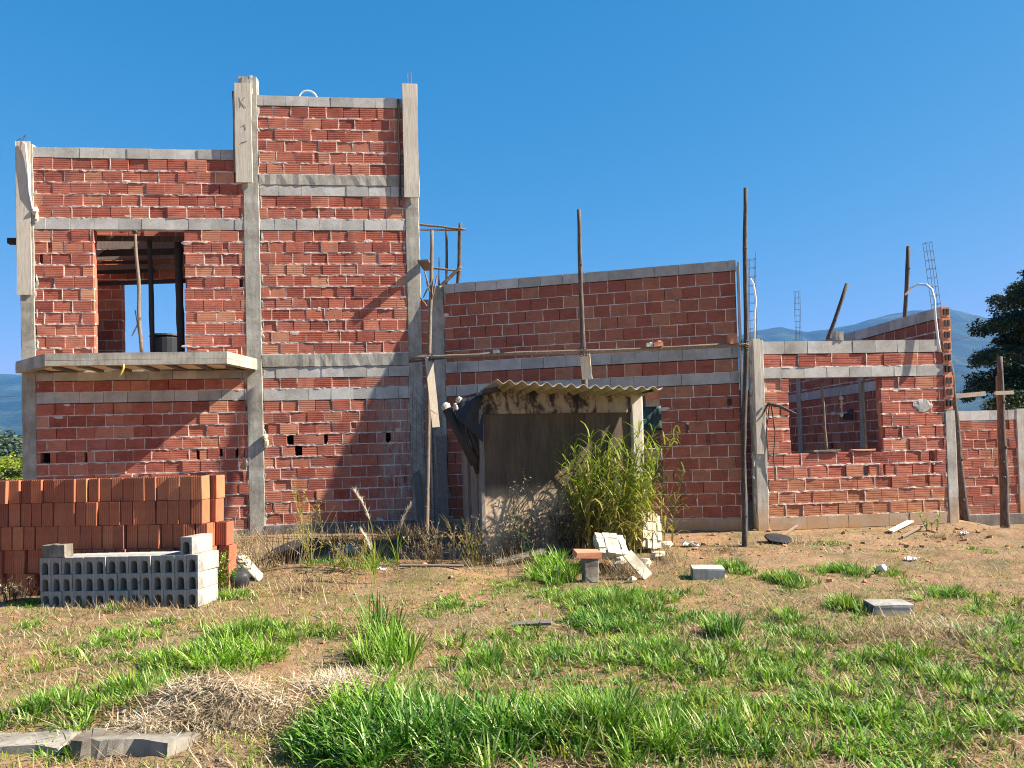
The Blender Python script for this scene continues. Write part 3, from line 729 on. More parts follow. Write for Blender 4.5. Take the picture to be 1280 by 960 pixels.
for k, (px, w, h, mt, L) in enumerate([(620, .10, .05, 'white_block', 'pale mortar lump on the rail, nearest the tower'), (822, .13, .07, 'pink_brick', 'broken orange brick lump on the rail right of the thin post'), (812, .10, .05, 'white_block', 'pale mortar lump on the rail beside the broken brick'), (916, .10, .13, 'pink_brick', 'orange half brick standing on the rail beside the tallest post')]):
    p = rail_pt(px); mb = MB(); 
    mb.box(-w/2, w/2, -.05, .05, 0, h, 0, .012); mb.lump((w*.2, 0, h), (w*.25, .03, .025)); o = mb.build('brick_fragment', mt); o.location = p+Vector((0, 0, .025)); tag(o, L, 'fragment', 'fragments lying on the scaffold rail')
def lash(px, nm='rope_lashing'):
    p = rail_pt(px); mb = MB()
    for k in range(5):
        a = [p+Vector((.055*math.cos(t), .06*math.sin(t), -.06+.03*k+.012*math.sin(t*2))) for t in np.linspace(0, 6.28, 9)]
        mb.tube(a, .006, 5)
    return mb
for px, L in ((539, 'dark rope lashing on the rail at the tower corner'), (729, 'dark rope lashing on the rail at the thin post'), (931, 'dark rope lashing on the rail at the tallest post')):
    tag(lash(px).build('rope_lashing', 'black_plastic'), L, 'rope', 'lashings on the scaffold rail')
# small pole frame above the corner
Yf = 14.3
for (a, b, c, d, r0, r1, m, L) in ((557.5, 372, 558, 285, .026, .022, 'wood_bark', 'middle upright of the small pole frame above the corner'), (568, 368, 575.5, 279, .04, .034, 'wood_bark', 'thick leaning upright with a stub top at the outer end of the pole frame'),
        (547, 366, 549, 321, .022, .012, 'wood_bark', 'short pointed upright inside the small pole frame')):
    P, Q = at_Y(a, b, Yf), at_Y(c, d, Yf); pole('frame_pole', (P.x, P.y, P.z-.9), Q, r0, r1, m, L, 'pole', 'poles of the frame above the corner', wob=.01)
for (a, b, c, d, r, L) in ((519, 280, 582, 287, .022, 'upper cross pole of the small pole frame above the corner'), (519, 287, 578, 288, .018, 'cross pole just under the upper one of the small pole frame'), (540, 335, 576, 339, .022, 'lower cross pole of the small pole frame above the corner'), (546, 362, 577, 333, .032, 'diagonal brace of the small pole frame above the corner')):
    P, Q = at_Y(a, b, Yf-.06), at_Y(c, d, Yf-.06); pole('frame_pole', P, Q, r, r*.9, 'wood_pole', L, 'pole', 'poles of the frame above the corner', wob=.008)
# plank sticking out past the tower corner
P = at_Y(531, 327, 13.75); mb = MB(); mb.board((0, .75, .03), (-.02, -.12, -.01), .20, .035, (0, 0, 1), n=4); o = mb.build('scaffold_plank', 'wood_grey'); o.location = P
tag(o, 'weathered plank poking out towards the viewer past the tower corner', 'plank')
# branches and splinters tied to the corner post
mb = MB()
for (a, b, c, d) in ((533, 352, 541, 372), (529, 372, 540, 350), (546, 345, 539, 378), (535, 385, 525, 372), (531, 340, 536, 362)):
    mb.tube([at_Y(a, b, 13.15), at_Y((a+c)/2+U(-1, 1), (b+d)/2, 13.12), at_Y(c, d, 13.15)], [.012, .014, .008], 6)
tag(mb.build('tied_branches', 'wood_pole'), 'bunch of short forked sticks tied high on the corner scaffold post', 'sticks')
# poles beyond the side wall of the room
for (a, b, c, d, Y, r0, r1, L) in ((1012, 490, 1059, 355, 19.0, .06, .05, 'dark pole leaning to the right above the room roofline'), (1128, 470, 1135.5, 308, 15.4, .045, .04, 'dark upright pole above the high end of the side wall')):
    P, Q = at_Y(a, b, Y), at_Y(c, d, Y); d_ = (Q-P); P = Q-d_*((Q.z-.2)/d_.z)
    pole('bare_pole', P, Q, r0, r1, 'wood_bark', L, 'pole', 'poles beyond the room', wob=.005)
mb = MB(); P = at_Y(1171, 384, 13.15); Q = at_Y(1159, 297, 13.15); ladder(mb, (0, 0, -.1), Q-P, .11, .09); o = mb.build('rebar_cage', 'dark_steel'); o.location = P; tag(o, 'tall thin rebar cage rising from the high end of the side wall', 'rebar', 'rebar cages')
mb = MB(); P = at_Y(941, 425, 12.62); Q = at_Y(939.5, 318, 12.62); ladder(mb, (0, 0, -.1), Q-P, .10, .08); o = mb.build('rebar_cage', 'dark_steel'); o.location = P; tag(o, 'rebar cage with a pale hose rising beside the tallest post', 'rebar', 'rebar cages')
mb = MB(); P = at_Y(998, 440, 18.6); Q = at_Y(996, 360, 18.6); ladder(mb, (0, 0, -1.3), Q-P, .11, .09); o = mb.build('rebar_cage', 'dark_steel'); o.location = P; tag(o, 'small rebar cage far back above the middle of the room', 'rebar', 'rebar cages')
mb = MB(); mb.tube([at_Y(x, y, 12.55) for x, y in ((944, 428), (943, 400), (945, 375), (942, 355), (938, 348))], .014, 7); tag(mb.build('conduit_hose', 'pale_hose', None, True), 'short pale hose rising beside the rebar cage at the tallest post', 'hose')
mb = MB(); mb.tube([at_Y(x, y, yy) for x, y, yy in ((1132, 368, 14.9), (1139, 360, 14.2), (1149, 355.5, 13.6), (1158, 356, 13.1), (1165, 362, 12.85), (1168, 375, 12.8), (1169, 395, 12.8), (1173, 428, 12.78), (1175.5, 440, 12.76))], .019, 8)
tag(mb.build('conduit_hose', 'pale_hose', None, True), 'pale hose arching from the upright pole over the side wall end', 'hose')
P = BA.pw(1047.5, 424, .06); mb = MB(); mb.box(-.06, .06, -.07, .07, 0, .15, 0, .006); mb.box(-.02, .03, -.08, -.07, .03, .09, 0, .004); o = mb.build('half_block', 'white_block'); o.location = (P.x, P.y, 3.302); tag(o, 'small pale half block standing on top of the room wall', 'block')
# wooden corner bracket and vines at the left of the room window
mb = MB(); pts = lambda L: [BA.pw(x, y, d) for x, y, d in L]
mb.tube(pts([(961, 505, -.10), (975, 508, -.22), (995, 518, -.30)]), [.024, .026, .022], 7); mb.tube(pts([(961, 503, -.08), (952, 520, -.14), (943, 530, -.18)]), [.016, .014, .01], 6)
mb.tube(pts([(964, 506, -.06), (969, 540, -.05), (967, 570, -.05), (969, 600, -.04)]), [.012, .010, .009, .006], 6); mb.tube(pts([(962, 506, -.06), (958, 540, -.06), (961, 575, -.04)]), [.010, .010, .006], 6)
tag(mb.build('forked_branch', 'wood_bark'), 'dark forked branch tied to the pillar left of the wide window', 'branch')
# posts at the right
P = gpt(1207, 668); P = at_Y(1207, 662, 13.35)
pole('leaning_post', (P.x, P.y, hz(P.x, P.y)-.1), at_Y(1187.5, 455, 13.1), .075, .05, 'wood_bark', 'thick dark post leaning against the right end of the room', 'post', wob=.004)
P = at_Y(1257, 664, 13.7); pole('fence_post', (P.x, P.y, hz(P.x, P.y)-.1), at_Y(1249.5, 446, 13.7), .08, .045, 'wood_bark', 'tall dark post in front of the boundary wall', 'post', wob=.006)
P = at_Y(1250, 600, 13.78); pole('fence_post', (P.x, P.y, hz(P.x, P.y)-.1), at_Y(1246.5, 470, 13.78), .03, .026, 'wood_pole', 'thin stake tied along the left side of the tall dark post', 'post', wob=.006)
mb = MB(); mb.board(at_Y(1184, 496, 13.2), at_Y(1231, 492, 13.2), .075, .06, (0, -1, 0), n=4); tag(mb.build('cross_board', 'wood_pale'), 'pale plank end fixed level on top of the leaning post', 'plank')
mb = MB(); mb.board(at_Y(1244, 491.5, 13.6), at_Y(1266, 490.5, 13.6), .065, .05, (0, -1, 0), n=4); tag(mb.build('cross_board', 'wood_pale'), 'short pale batten nailed across the tall dark post', 'plank')
# overhead wires
for k, (a, b, c, d, L) in enumerate(((1150, 432, 1300, 390, 'upper of three thin overhead wires against the mountain'), (1150, 462, 1300, 470, 'middle of three thin overhead wires against the mountain'), (1150, 490, 1300, 500, 'lowest of three thin overhead wires against the mountain'), (-90, 488, 60, 491, 'thin overhead wire at the far left against the hills'))):
    P, Q = at_Y(a, b, 60), at_Y(c, d, 60); mb = MB(); mb.tube([P.lerp(Q, t)-Vector((0, 0, .4*4*t*(1-t))) for t in np.linspace(0, 1, 9)], .02 if k == 0 else .012, 5)
    tag(mb.build('overhead_wire', 'dark_steel'), L, 'wire', 'overhead wires')

# reinforcing mesh and boards leaning in the corner
mb = MB()
A0, A1, B0, B1 = FA.pw(505, 662, -.55), MA.pw(580, 668, -.75), FA.pw(512, 470, -.08), MA.pw(552, 520, -.12)
A0.z = hz(*A0.xy)-.02; A1.z = hz(*A1.xy)-.02
for k in range(9):
    t = k/8; p, q = A0.lerp(A1, t), B0.lerp(B1, t); mb.tube([p.lerp(q, s)+Vector((U(-.02, .02), -.05*math.sin(3.1*s), 0)) for s in (0, .25, .5, .75, 1)], .004, 4)
for k in range(1, 15):
    t = k/14.5; p, q = A0.lerp(B0, t), A1.lerp(B1, t); mb.tube([p.lerp(q, s)+Vector((0, -.06*math.sin(3.1*t), -.05*math.sin(3.1*s)+U(-.012, .012))) for s in (0, .2, .4, .6, .8, 1)], .004, 4)
tag(mb.build('wire_mesh', 'rusty_steel'), 'rusty wire mesh panel leaning in the shaded corner left of the shed', 'wire mesh')
for (a, b, c, d, w, L) in ((527, 663, 519, 575, .12, 'grey board leaning in the shaded corner, behind the wire mesh'), (556, 668, 551, 545, .17, 'wide grey board leaning on the long wall beside the shed')):
    P, Q = MA.pw(a, b, -.35), MA.pw(c, d, -.05); P.z = hz(*P.xy)-.02; mb = MB(); mb.board((0, 0, 0), Q-P, w, .025, n=6); o = mb.build('leaning_board', 'wood_grey'); o.location = P; tag(o, L, 'board', 'boards leaning in the corner')

# ------------------------------------------------------------------ the shed
SA = Frame((-.43, 10.9), .30)
shed = empty('wooden_shed', (*SA.o.xy, 0), SA.a, 'small weathered plywood shed with a corrugated fibre cement roof', 'shed')
xw = SA.at(803, 600)[0]; zl = 2.16; zt_ = 2.49
D = .95
xm = xw*.56
g0 = hz(*SA.w(xm, 0, 0).xy)
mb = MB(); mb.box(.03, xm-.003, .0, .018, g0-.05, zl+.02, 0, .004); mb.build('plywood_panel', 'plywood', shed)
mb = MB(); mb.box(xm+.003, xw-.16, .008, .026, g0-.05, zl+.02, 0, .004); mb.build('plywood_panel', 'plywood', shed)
mb = MB(); mb.box(.01, xw-.12, -.035, -.006, zl-.01, zt_, 0, .006); mb.build('lintel_board', 'stained_board', shed)
mb = MB(); mb.rbox(xw-.17, xw+.02, -.06, .08, g0-.1, zt_-.05, n=10, j=.008, ch=.02); mb.build('corner_post', 'wood_board', shed)
mb = MB(); mb.rbox(-.05, .03, -.03, .06, g0-.1, zt_-.02, n=10, j=.006, ch=.015); mb.build('corner_post', 'wood_grey', shed)
for k in range(4):
    y0 = .07+k*.22; mb = MB(); mb.rbox(-.06-U(0, .05), -.02, y0, y0+.205, g0-.1, 2.30+U(-.12, .05), n=9, j=.008, ch=.006); mb.build('side_board', 'wood_grey', shed)
for k in range(9):
    x0 = k*xw/9; mb = MB(); mb.rbox(x0, x0+xw/9-.012, D, D+.025, g0-.1, 2.25, n=5, j=.004, ch=.004); mb.build('rear_board', 'wood_dark', shed)
for k in range(4):
    y0 = .1+k*.22; mb = MB(); mb.rbox(xw-.04, xw, y0, y0+.205, g0-.1, 2.2, n=5, j=.006, ch=.006); mb.build('side_board', 'wood_grey', shed)
# roof sheet
ov = -.72
FL = SA.at(621, 476, ov); FR = SA.at(828, 485, ov); BL = SA.at(588, 499, D+.1)
mb = MB(); nx, ny = 13*12, 7; vs = []
Lx = FR[0]-FL[0]; waves = Lx/.177
for sgn in (0, 1):
    for j in range(ny+1):
        t = j/ny
        for i in range(nx+1):
            s_ = i/nx
            x = FL[0]+(BL[0]-FL[0])*t+Lx*s_; y = ov+(D+.1-ov)*t
            z = FL[1]+(FR[1]-FL[1])*s_+(BL[1]-FL[1])*t+.026*math.cos(s_*waves*2*math.pi)-.02*math.sin(3.1*s_)*(1-t)
            vs.append((x, y, z-sgn*.009))
N1 = (nx+1)*(ny+1); fs = []
for j in range(ny):
    for i in range(nx):
        a = j*(nx+1)+i; fs.append((a, a+1, a+nx+2, a+nx+1)); fs.append((N1+a, N1+a+nx+1, N1+a+nx+2, N1+a+1))
for i in range(nx): fs.append((i, N1+i, N1+i+1, i+1)); a = ny*(nx+1)+i; fs.append((a, a+1, N1+a+1, N1+a))
for j in range(ny):
    a = j*(nx+1); fs.append((a, a+nx+1, N1+a+nx+1, N1+a)); a += nx; fs.append((a, N1+a, N1+a+nx+1, a+nx+1))
mb.add(vs, fs); mb.build('roof_sheet', 'fibre_cement', shed, True)
for xx in (.02, xw-.1):
    mb = MB(); mb.rbox(xx, xx+.07, ov+.12, D+.05, zt_-.075, zt_-.005, axis='y', n=5, j=.004); mb.build('rafter', 'wood_dark', shed)
# pipes and rubber sheet at the left of the shed
for k, (a, b, c, d, r, L) in enumerate(((558.5, 511, 594, 580, .068, 'thicker dark tube with a white cut end leaning on the shed side'), (575, 503, 599, 572, .045, 'upper thinner dark tube with a white cut end leaning on the shed side'), (571, 512, 597, 592, .03, 'thinnest dark tube with a white cut end leaning on the shed side'))):
    P, Q = SA.pw(a, b, .10-.05*k), SA.pw(c, d, .02); t = empty('leaning_tube', Q, 0, L, 'tube', 'tubes leaning on the shed'); mb = MB(); mb.tube([(0, 0, 0), (P-Q)*.5, P-Q], r, 10); mb.build('tube_wall', 'wood_dark', t, True)
    e = (P-Q); mb = MB(); mb.tube([e*1.001, e*1.06, e*1.10], [r*1.03, r*1.05, r*.5], 10, j=.1); mb.build('cut_end', 'white_block', t)
mb = MB(); vs = []
for j in range(9):
    for i in range(7):
        t, s_ = j/8, i/6
        p = SA.pw(577+27*s_-6*math.sin(t*3)*(1-s_), 499-6*s_+60*t*(.5+.5*s_), -.06+.05*math.sin(s_*7+t*4)); vs.append(tuple(p))
mb.add(vs, [(j*7+i, j*7+i+1, (j+1)*7+i+1, (j+1)*7+i) for j in range(8) for i in range(6)])
o = mb.build('rubber_sheet', 'rubber_sheet', None, True); o.modifiers.new('s', 'SOLIDIFY').thickness = .006; tag(o, 'folded dark rubber sheet hanging at the front left corner of the shed', 'sheet')
# clutter visible in the opening right of the shed
P = MA.pw(817, 506, .05); mb = MB(); mb.box(-.14, .12, 0, .12, .02, .25, 0, .01); o = mb.build('wall_brick', 'pink_brick'); o.location = (P.x, P.y, MA.at(817, 497)[1]-.04); o.rotation_euler = (0, 0, MA.a); tag(o, 'lit orange brick wedged at the top of the opening beside the shed', 'brick')
for (a, b, w, h, dep, m, nm, L) in ((816, 508, .24, .13, .25, 'white_block', 'pale_block', 'upper pale block in the wall opening right of the shed'), (818, 575, .26, .20, .35, 'white_block', 'pale_block', 'lower pale block in the wall opening right of the shed')):
    P = MA.pw(a, b, dep); mb = MB(); mb.box(-w/2, w/2, -.05, .07, 0, h, 0, .012); o = mb.build(nm, m); o.location = P; o.rotation_euler = (0, 0, MA.a+.1); tag(o, L, 'block', 'pale blocks in the opening')
mb = MB(); vs = []
for j in range(8):
    for i in range(6):
        vs.append((-.2+.4*i/5, .05*math.sin(i*1.7+j)+U(-.02, .02), .42-.42*j/7+U(-.02, .02)))
mb.add(vs, [(j*6+i, j*6+i+1, (j+1)*6+i+1, (j+1)*6+i) for j in range(7) for i in range(5)]); o = mb.build('blue_tarp', 'blue_bag', None, True); o.location = MA.pw(815, 538, .3); o.modifiers.new('s', 'SOLIDIFY').thickness = .006
tag(o, 'dark teal tarp hanging in the wall opening right of the shed', 'tarp')
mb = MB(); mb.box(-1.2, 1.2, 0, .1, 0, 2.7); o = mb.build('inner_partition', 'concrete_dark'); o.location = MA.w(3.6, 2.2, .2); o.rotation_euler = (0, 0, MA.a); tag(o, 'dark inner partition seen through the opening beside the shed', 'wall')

# ------------------------------------------------------------------ stack of new bricks
KA = Frame((-3.62, 9.12), -.112)
def stack_brick(seed):
    random.seed(seed); mb = MB(); t = MB()
    add_brick(t, 0, .279, -.068, .068, d=.19)
    mb.v = [(v[2], v[1], v[0]) for v in t.v]; mb.f = [f[::-1] for f in t.f]; mb.m = t.m
    for (x0, x1) in ((-.052, -.008), (.008, .052)):                      # black patches for the shade inside the cells, upper end
        mb.box(x0, x1, .03, .09, .2775, .2802, 1); mb.box(x0, x1, .105, .165, .2775, .2802, 1)
    mb.box(-.0675, .0675, .185, .19, .0, .279)
    return mb
protos = []
for k in range(3):
    o = stack_brick(k).build('hollow_brick', ['new_brick', 'tank_and_hole_black']); protos.append(o)
random.seed(5)
used = [False]*3
GB = 'new bricks standing in the stack'
def put_brick(x, y, z, label, rz=None):
    k = random.randrange(3); o = protos[k] if not used[k] else protos[k].copy()
    if used[k]: COL.objects.link(o)
    used[k] = True
    o.location = KA.w(x, y+random.gauss(0, .016), z); o.rotation_euler = (random.gauss(0, .008), random.gauss(0, .012), KA.a+(random.gauss(0, .075) if rz is None else rz))
    tag(o, label, 'brick', GB)
rows = [0, .284, .568, .852, 1.136]
RN = ['bottom', 'fourth', 'third', 'second', 'top']
ends = [.0, .0, -.02, -.07, -.06]
for r, z in enumerate(rows):
    for k in range(23):
        lab = 'orange hollow brick standing on end in the %s row of the stack' % RN[r]
        if k == 0: lab = 'rightmost front brick of the %s row of the orange stack' % RN[r]
        put_brick(ends[r]-.075-.147*k+U(-.006, .006), 0, z+hz(*KA.w(-1.5, 0, 0).xy)-.01, lab)
    for q in range(3):
        put_brick(ends[r]+(.06 if r < 3 else -.02)-.147*q, .215, z+hz(*KA.w(-1.5, 0, 0).xy)-.01, ('rear rank brick showing at the right end of the %s row' % RN[r]) if q == 0 else 'orange hollow brick in the rear rank of the stack', U(-.05, .05))
# ------------------------------------------------------------------ stack of grey channel blocks
def channel_block(w=.138, h=.186, L=.39):
    mb = MB(); aw, ah = .040, .094
    arch = [(-aw*1.05, 0), (-aw, ah)]+[(-aw*math.cos(a), ah+.046*math.sin(a)) for a in np.linspace(.35, math.pi-.35, 6)]+[(aw, ah), (aw*1.05, 0)]
    outer = [(-w/2, 0), (-w/2, h*.6), (-w/2, h), (-w/4, h), (0, h), (w/4, h), (w/2, h), (w/2, h*.6), (w/2, 0)]
    n = len(outer); arch = [arch[round(i*(len(arch)-1)/(n-1))] for i in range(n)]
    vs = [];
    for y in (0, L):
        vs += [(x, y, z+.0) for x, z in outer]+[(x, y, z) for x, z in arch]
    fs = []
    m = 2*n
    for i in range(n-1):
        fs += [(i, n+i, n+i+1, i+1), (m+i, m+i+1, m+n+i+1, m+n+i), (i, i+1, m+i+1, m+i), (n+i, m+n+i, m+n+i+1, n+i+1)]
    fs += [(0, m, m+n, n), (n-1, 2*n-1, m+2*n-1, m+n-1)]
    mb.add(vs, fs)
    return mb
CA = Frame(tuple(gpt(50, 757).xy), -.2)
GC = 'grey channel blocks in the stack'
cb = channel_block().build('channel_block', 'channel_grey'); first = True
def put_block(x, y, z, label, rz=0.0):
    global first
    o = cb if first else cb.copy()
    if not first: COL.objects.link(o)
    first = False
    o.location = CA.w(x, y+random.gauss(0, .006), z); o.rotation_euler = (0, random.gauss(0, .008), CA.a+rz+random.gauss(0, .012)); tag(o, label, 'block', GC)
zb0 = hz(*CA.w(.9, .1, 0).xy)-.02
CN = ['bottom', 'middle', 'top']
for r in range(3):
    for k in range(14):
        lab = 'grey concrete channel block in the %s row, arched open end forward' % CN[r]
        if k == 0: lab = 'leftmost grey channel block of the %s row' % CN[r]
        if k == 13: lab = 'rightmost grey channel block of the %s row' % CN[r]
        put_block(.075+.1435*k, 0, zb0+r*.189+k*.0030, lab)
put_block(.075+.1435*12.4, .02, zb0+3*.189+.04, 'single grey channel block standing alone on top of the stack')
mb = MB(); mb.rbox(-.145, .145, -.05, .08, 0, .15, axis='x', n=4, j=.006, ch=.008); o = mb.build('concrete_piece', 'ledge'); o.location = CA.w(.19, .05, zb0+3*.189); o.rotation_euler = (0, -.03, CA.a); tag(o, 'pale rectangular concrete piece lying on top of the channel block stack', 'block')
# ------------------------------------------------------------------ rubble and loose pieces
def hollow_block(L, W, Hh):
    """a hollow block lying down: two cells open at the ends"""
    mb = MB(); t = .022
    mb.box(-L/2, L/2, -W/2, W/2, Hh-t, Hh, 0, .003); mb.box(-L/2, L/2, -W/2, W/2, 0, t, 0, .003)
    for y in (-W/2+t/2, 0, W/2-t/2): mb.box(-L/2+.002, L/2-.002, y-t/2+.001, y+t/2-.001, t, Hh-t, 0, .001)
    mb.box(-.01, .01, -W/2+t, W/2-t, t, Hh-t)
    return mb
def place(mb, name, mats, px, py, rz, label, cat, rx=0, ry=0, dz=0.0, group=None, smooth=False):
    P = gpt(px, py); o = mb.build(name, mats, None, smooth); o.location = (P.x, P.y, hz(P.x, P.y)+dz); o.rotation_euler = (rx, ry, rz); return tag(o, label, cat, group)
place(hollow_block(.37, .25, .155), 'white_block', 'white_block', 884, 722, -.1, 'pale hollow concrete block lying on grass right of the shed', 'block', rx=.05, ry=.03, dz=-.025)
place(hollow_block(.37, .22, .12), 'grey_block', 'channel_grey', 1110, 766, .02, 'pale grey hollow block lying alone on the grass in front of the room', 'block', rx=.06, ry=.02, dz=-.02)
place(hollow_block(.36, .18, .10), 'white_block', 'white_block', 434, 690, .1, 'white block lying at the foot of the tower wall', 'block')
def chunk(w, d, h, n=9, j=.18):
    mb = MB(); poly = []
    for k in range(n):
        a = 2*math.pi*k/n; r = 1+U(-j, j); poly.append((w*.5*r*max(-1, min(1, 1.25*math.cos(a))), d*.5*r*max(-1, min(1, 1.25*math.sin(a)))))
    mb.prism(poly, 0, h, 0, .012); return mb
def foam(w, h, t, seed):
    random.seed(seed); mb = MB(); nx, nz = 4, 4
    for i in range(nx):
        for k in range(nz):
            if (i in (0, nx-1)) and k in (0, nz-1) and random.random() < .55: continue
            x0 = -w/2+w*i/nx; z0 = h*k/nz
            mb.box(x0+.006, x0+w/nx-.006, -t/2+U(-.006, .006), t/2, z0+.006, z0+h/nz-.006, 0, .007)
    mb.box(-w*.46, w*.46, -t*.4, t*.4, h*.05, h*.95, 0, .01)
    return mb
GF = 'foam infill pieces dumped by the shed'
place(foam(.40, .36, .13, 3), 'foam_piece', 'foam_cream', 768, 716, .25, 'cream gridded foam block tipped back on the rubble left of the tall grass', 'foam', rx=-.85, ry=.12, dz=.18, group=GF)
place(foam(.32, .52, .16, 7), 'foam_piece', 'foam_cream', 812, 694, .35, 'large cream foam block standing against the right side of the tall grass', 'foam', rx=-.25, ry=.18, dz=.03, group=GF)
mb = MB(); mb.prism([(-.07, -.05), (.06, -.07), (.09, .05), (-.05, .07)], 0, .07, 0, .01); mb.lump((0, 0, .1), (.09, .07, .06), j=.4); place(mb, 'foam_piece', 'foam_cream', 776, 716, .2, 'small broken cream foam lump under the tipped foam block', 'foam', dz=.04, group=GF)
mb = MB(); mb.board((-.12, 0, .30), (.10, -.12, .02), .13, .035, (0, -1, .4), n=3); place(mb, 'plaster_slab', 'foam_cream', 797, 722, .1, 'narrow cream slab leaning down beside the tipped foam block', 'slab')
mb = MB(); mb.rbox(-.09, .09, -.07, .07, 0, .30, n=5, j=.008); place(mb, 'concrete_piece', 'ledge', 738, 727, .2, 'short upright grey block carrying a flat orange brick', 'block')
P = gpt(738, 727); mb = MB(); mb.box(-.19, .12, -.09, .09, 0, .07, 0, .006); o = mb.build('flat_brick', 'pink_brick'); o.location = (P.x, P.y, hz(P.x, P.y)+.302); o.rotation_euler = (.15, .05, .2); tag(o, 'flat orange brick lying on the short upright grey block', 'brick')
mb = MB(); mb.board((-.35, 0, .04), (.35, .1, .16), .12, .03, (0, -.5, 1), n=4); place(mb, 'broken_slat', 'ledge', 652, 706, .15, 'thin grey slab half buried in weeds in front of the shed', 'slab')
for k, (px, py, w_, dz, L) in enumerate([(752, 712, .10, .10, 'small cream foam lump behind the orange brick on the block'), (790, 728, .07, .0, 'smallest cream foam crumb at the foot of the leaning cream slab'), (822, 700, .12, .0, 'cream foam lump at the right foot of the large foam block'), (806, 712, .11, .02, 'cream foam lump between the two gridded foam blocks'), (832, 688, .09, .0, 'cream foam lump on the soil right of the large foam block')]):
    mb = MB(); mb.lump((0, 0, w_*.5), (w_, w_*.7, w_*.55), 0, 6, 4, .4); place(mb, 'foam_piece', 'foam_cream', px, py, U(0, 3), L, 'foam', dz=dz, group=GF)
# white scraps
def scrap(w, px, py, L, nm='litter_scrap', m='white_plastic'):
    mb = MB(); n = 5; vs = [(w*(i/n-.5), w*.7*(k/n-.5), U(.005, w*.35)) for k in range(n+1) for i in range(n+1)]
    mb.add(vs, [(k*(n+1)+i, k*(n+1)+i+1, (k+1)*(n+1)+i+1, (k+1)*(n+1)+i) for k in range(n) for i in range(n)])
    o = place(mb, nm, m, px, py, U(0, 3), L, 'litter'); o.modifiers.new('s', 'SOLIDIFY').thickness = .003
scrap(.22, 863, 689, 'crumpled white scrap on the bare soil near the long wall'); scrap(.16, 1140, 701, 'flat whitish scrap on the bare soil in front of the room'); scrap(.10, 478, 724, 'small pale scrap in the grass in front of the tower'); scrap(.14, 1205, 668, 'small white scrap beside the base of the leaning post')
mb = MB(); mb.tube([(0, 0, 0), (0, 0, .09), (0, 0, .10), (0, 0, .098), (0, 0, .01)], [.032, .043, .045, .04, .03], 14); place(mb, 'plastic_cup', 'white_plastic', 1097, 716, .3, 'translucent white plastic cup lying on the grass edge', 'cup', rx=1.2, ry=.4, dz=.04, smooth=True)
# boards and sticks at the wall foot
for (a, b, c, d, w, m, nm, L) in ((1113, 664, 1140, 652, .08, 'wood_pale', 'plank_offcut', 'pale plank offcut lying at the foot of the room wall'), (1128, 672, 1158, 655, .03, 'wood_pole', 'dry_stick', 'dry stick leaning at the foot of the room wall'), (975, 672, 1004, 652, .035, 'wood_pole', 'dry_stick', 'pale dry stick beside the black pan'), (500, 722, 580, 719, .035, 'wood_pole', 'plank_offcut', 'long thin lath on the soil bank in front of the tower'), (640, 783, 690, 782, .05, 'wood_grey', 'plank_offcut', 'short pale green grey lath lying in the middle grass')):
    P, Q = gpt(a, b+3), gpt(c, d+6); P.z = hz(*P.xy)+.04; Q.z = hz(*Q.xy)+.07; mb = MB(); mb.board((0, 0, 0), Q-P, w, .025, (0, -.4, 1), n=3); o = mb.build(nm, m); o.location = P; tag(o, L, 'stick' if nm == 'dry_stick' else 'board')
mb = MB(); mb.tube([(0, 0, 0), (0, 0, .07), (0, 0, .085)], [.12, .19, .2], 16); mb.tube([(0, 0, .0855), (0, 0, .0865)], [.185, .18], 16); place(mb, 'mixing_pan', 'black_plastic', 972, 679, .2, 'black plastic pan lying upside by the foot of the corner pillar', 'pan', rx=.25, smooth=True)
mb = MB(); mb.rbox(-.5, .5, -.16, .16, -.05, .06, axis='x', n=7, j=.02, ch=.02); mb.lump((.2, 0, .05), (.2, .12, .05)); place(mb, 'concrete_kerb', 'ledge', 560, 693, .04, 'pale concrete footing strip among weeds left of the shed', 'concrete')
mb = MB(); mb.rbox(-.6, .6, -.1, .1, -.05, .05, axis='x', n=7, j=.02, ch=.02); mb.build  # (unused strip)
# fallen bark piece and black bag by the brick stack
mb = MB(); vs = []
for i in range(9):
    for k in range(7):
        a = -1.2+2.4*k/6; vs.append((.5*i/8, .11*math.sin(a)*(1-.3*i/8), .11*math.cos(a)*(1-.55*i/8)+.03-.1*i/8))
mb.add(vs, [(i*7+k, i*7+k+1, (i+1)*7+k+1, (i+1)*7+k) for i in range(8) for k in range(6)])
P = gpt(300, 728); o = mb.build('palm_sheath', 'wood_pale', None, True); o.location = (P.x, P.y, hz(P.x, P.y)+.16); o.rotation_euler = (0, .35, -.5); o.modifiers.new('s', 'SOLIDIFY').thickness = .012; tag(o, 'curled pale palm sheath lying at the right end of the block stack', 'palm sheath')
mb = MB(); mb.lump((0, 0, .08), (.16, .13, .14), n=10, m=7, j=.25); place(mb, 'black_bag', 'black_plastic', 296, 735, 0, 'black plastic bag under the curled palm sheath', 'bag', smooth=True)
mb = MB(); mb.tube([(-.42, 0, -.04), (-.25, .02, .06), (0, .05, .15), (.2, .1, .2), (.42, .14, .24)], [.05, .09, .12, .10, .06], 9, 0, .3); P = gpt(362, 706); o = mb.build('charred_log', 'wood_dark'); o.location = (P.x, P.y, hz(P.x, P.y)+.05); tag(o, 'dark charred log lying on the dry grass heap below the tower', 'log')
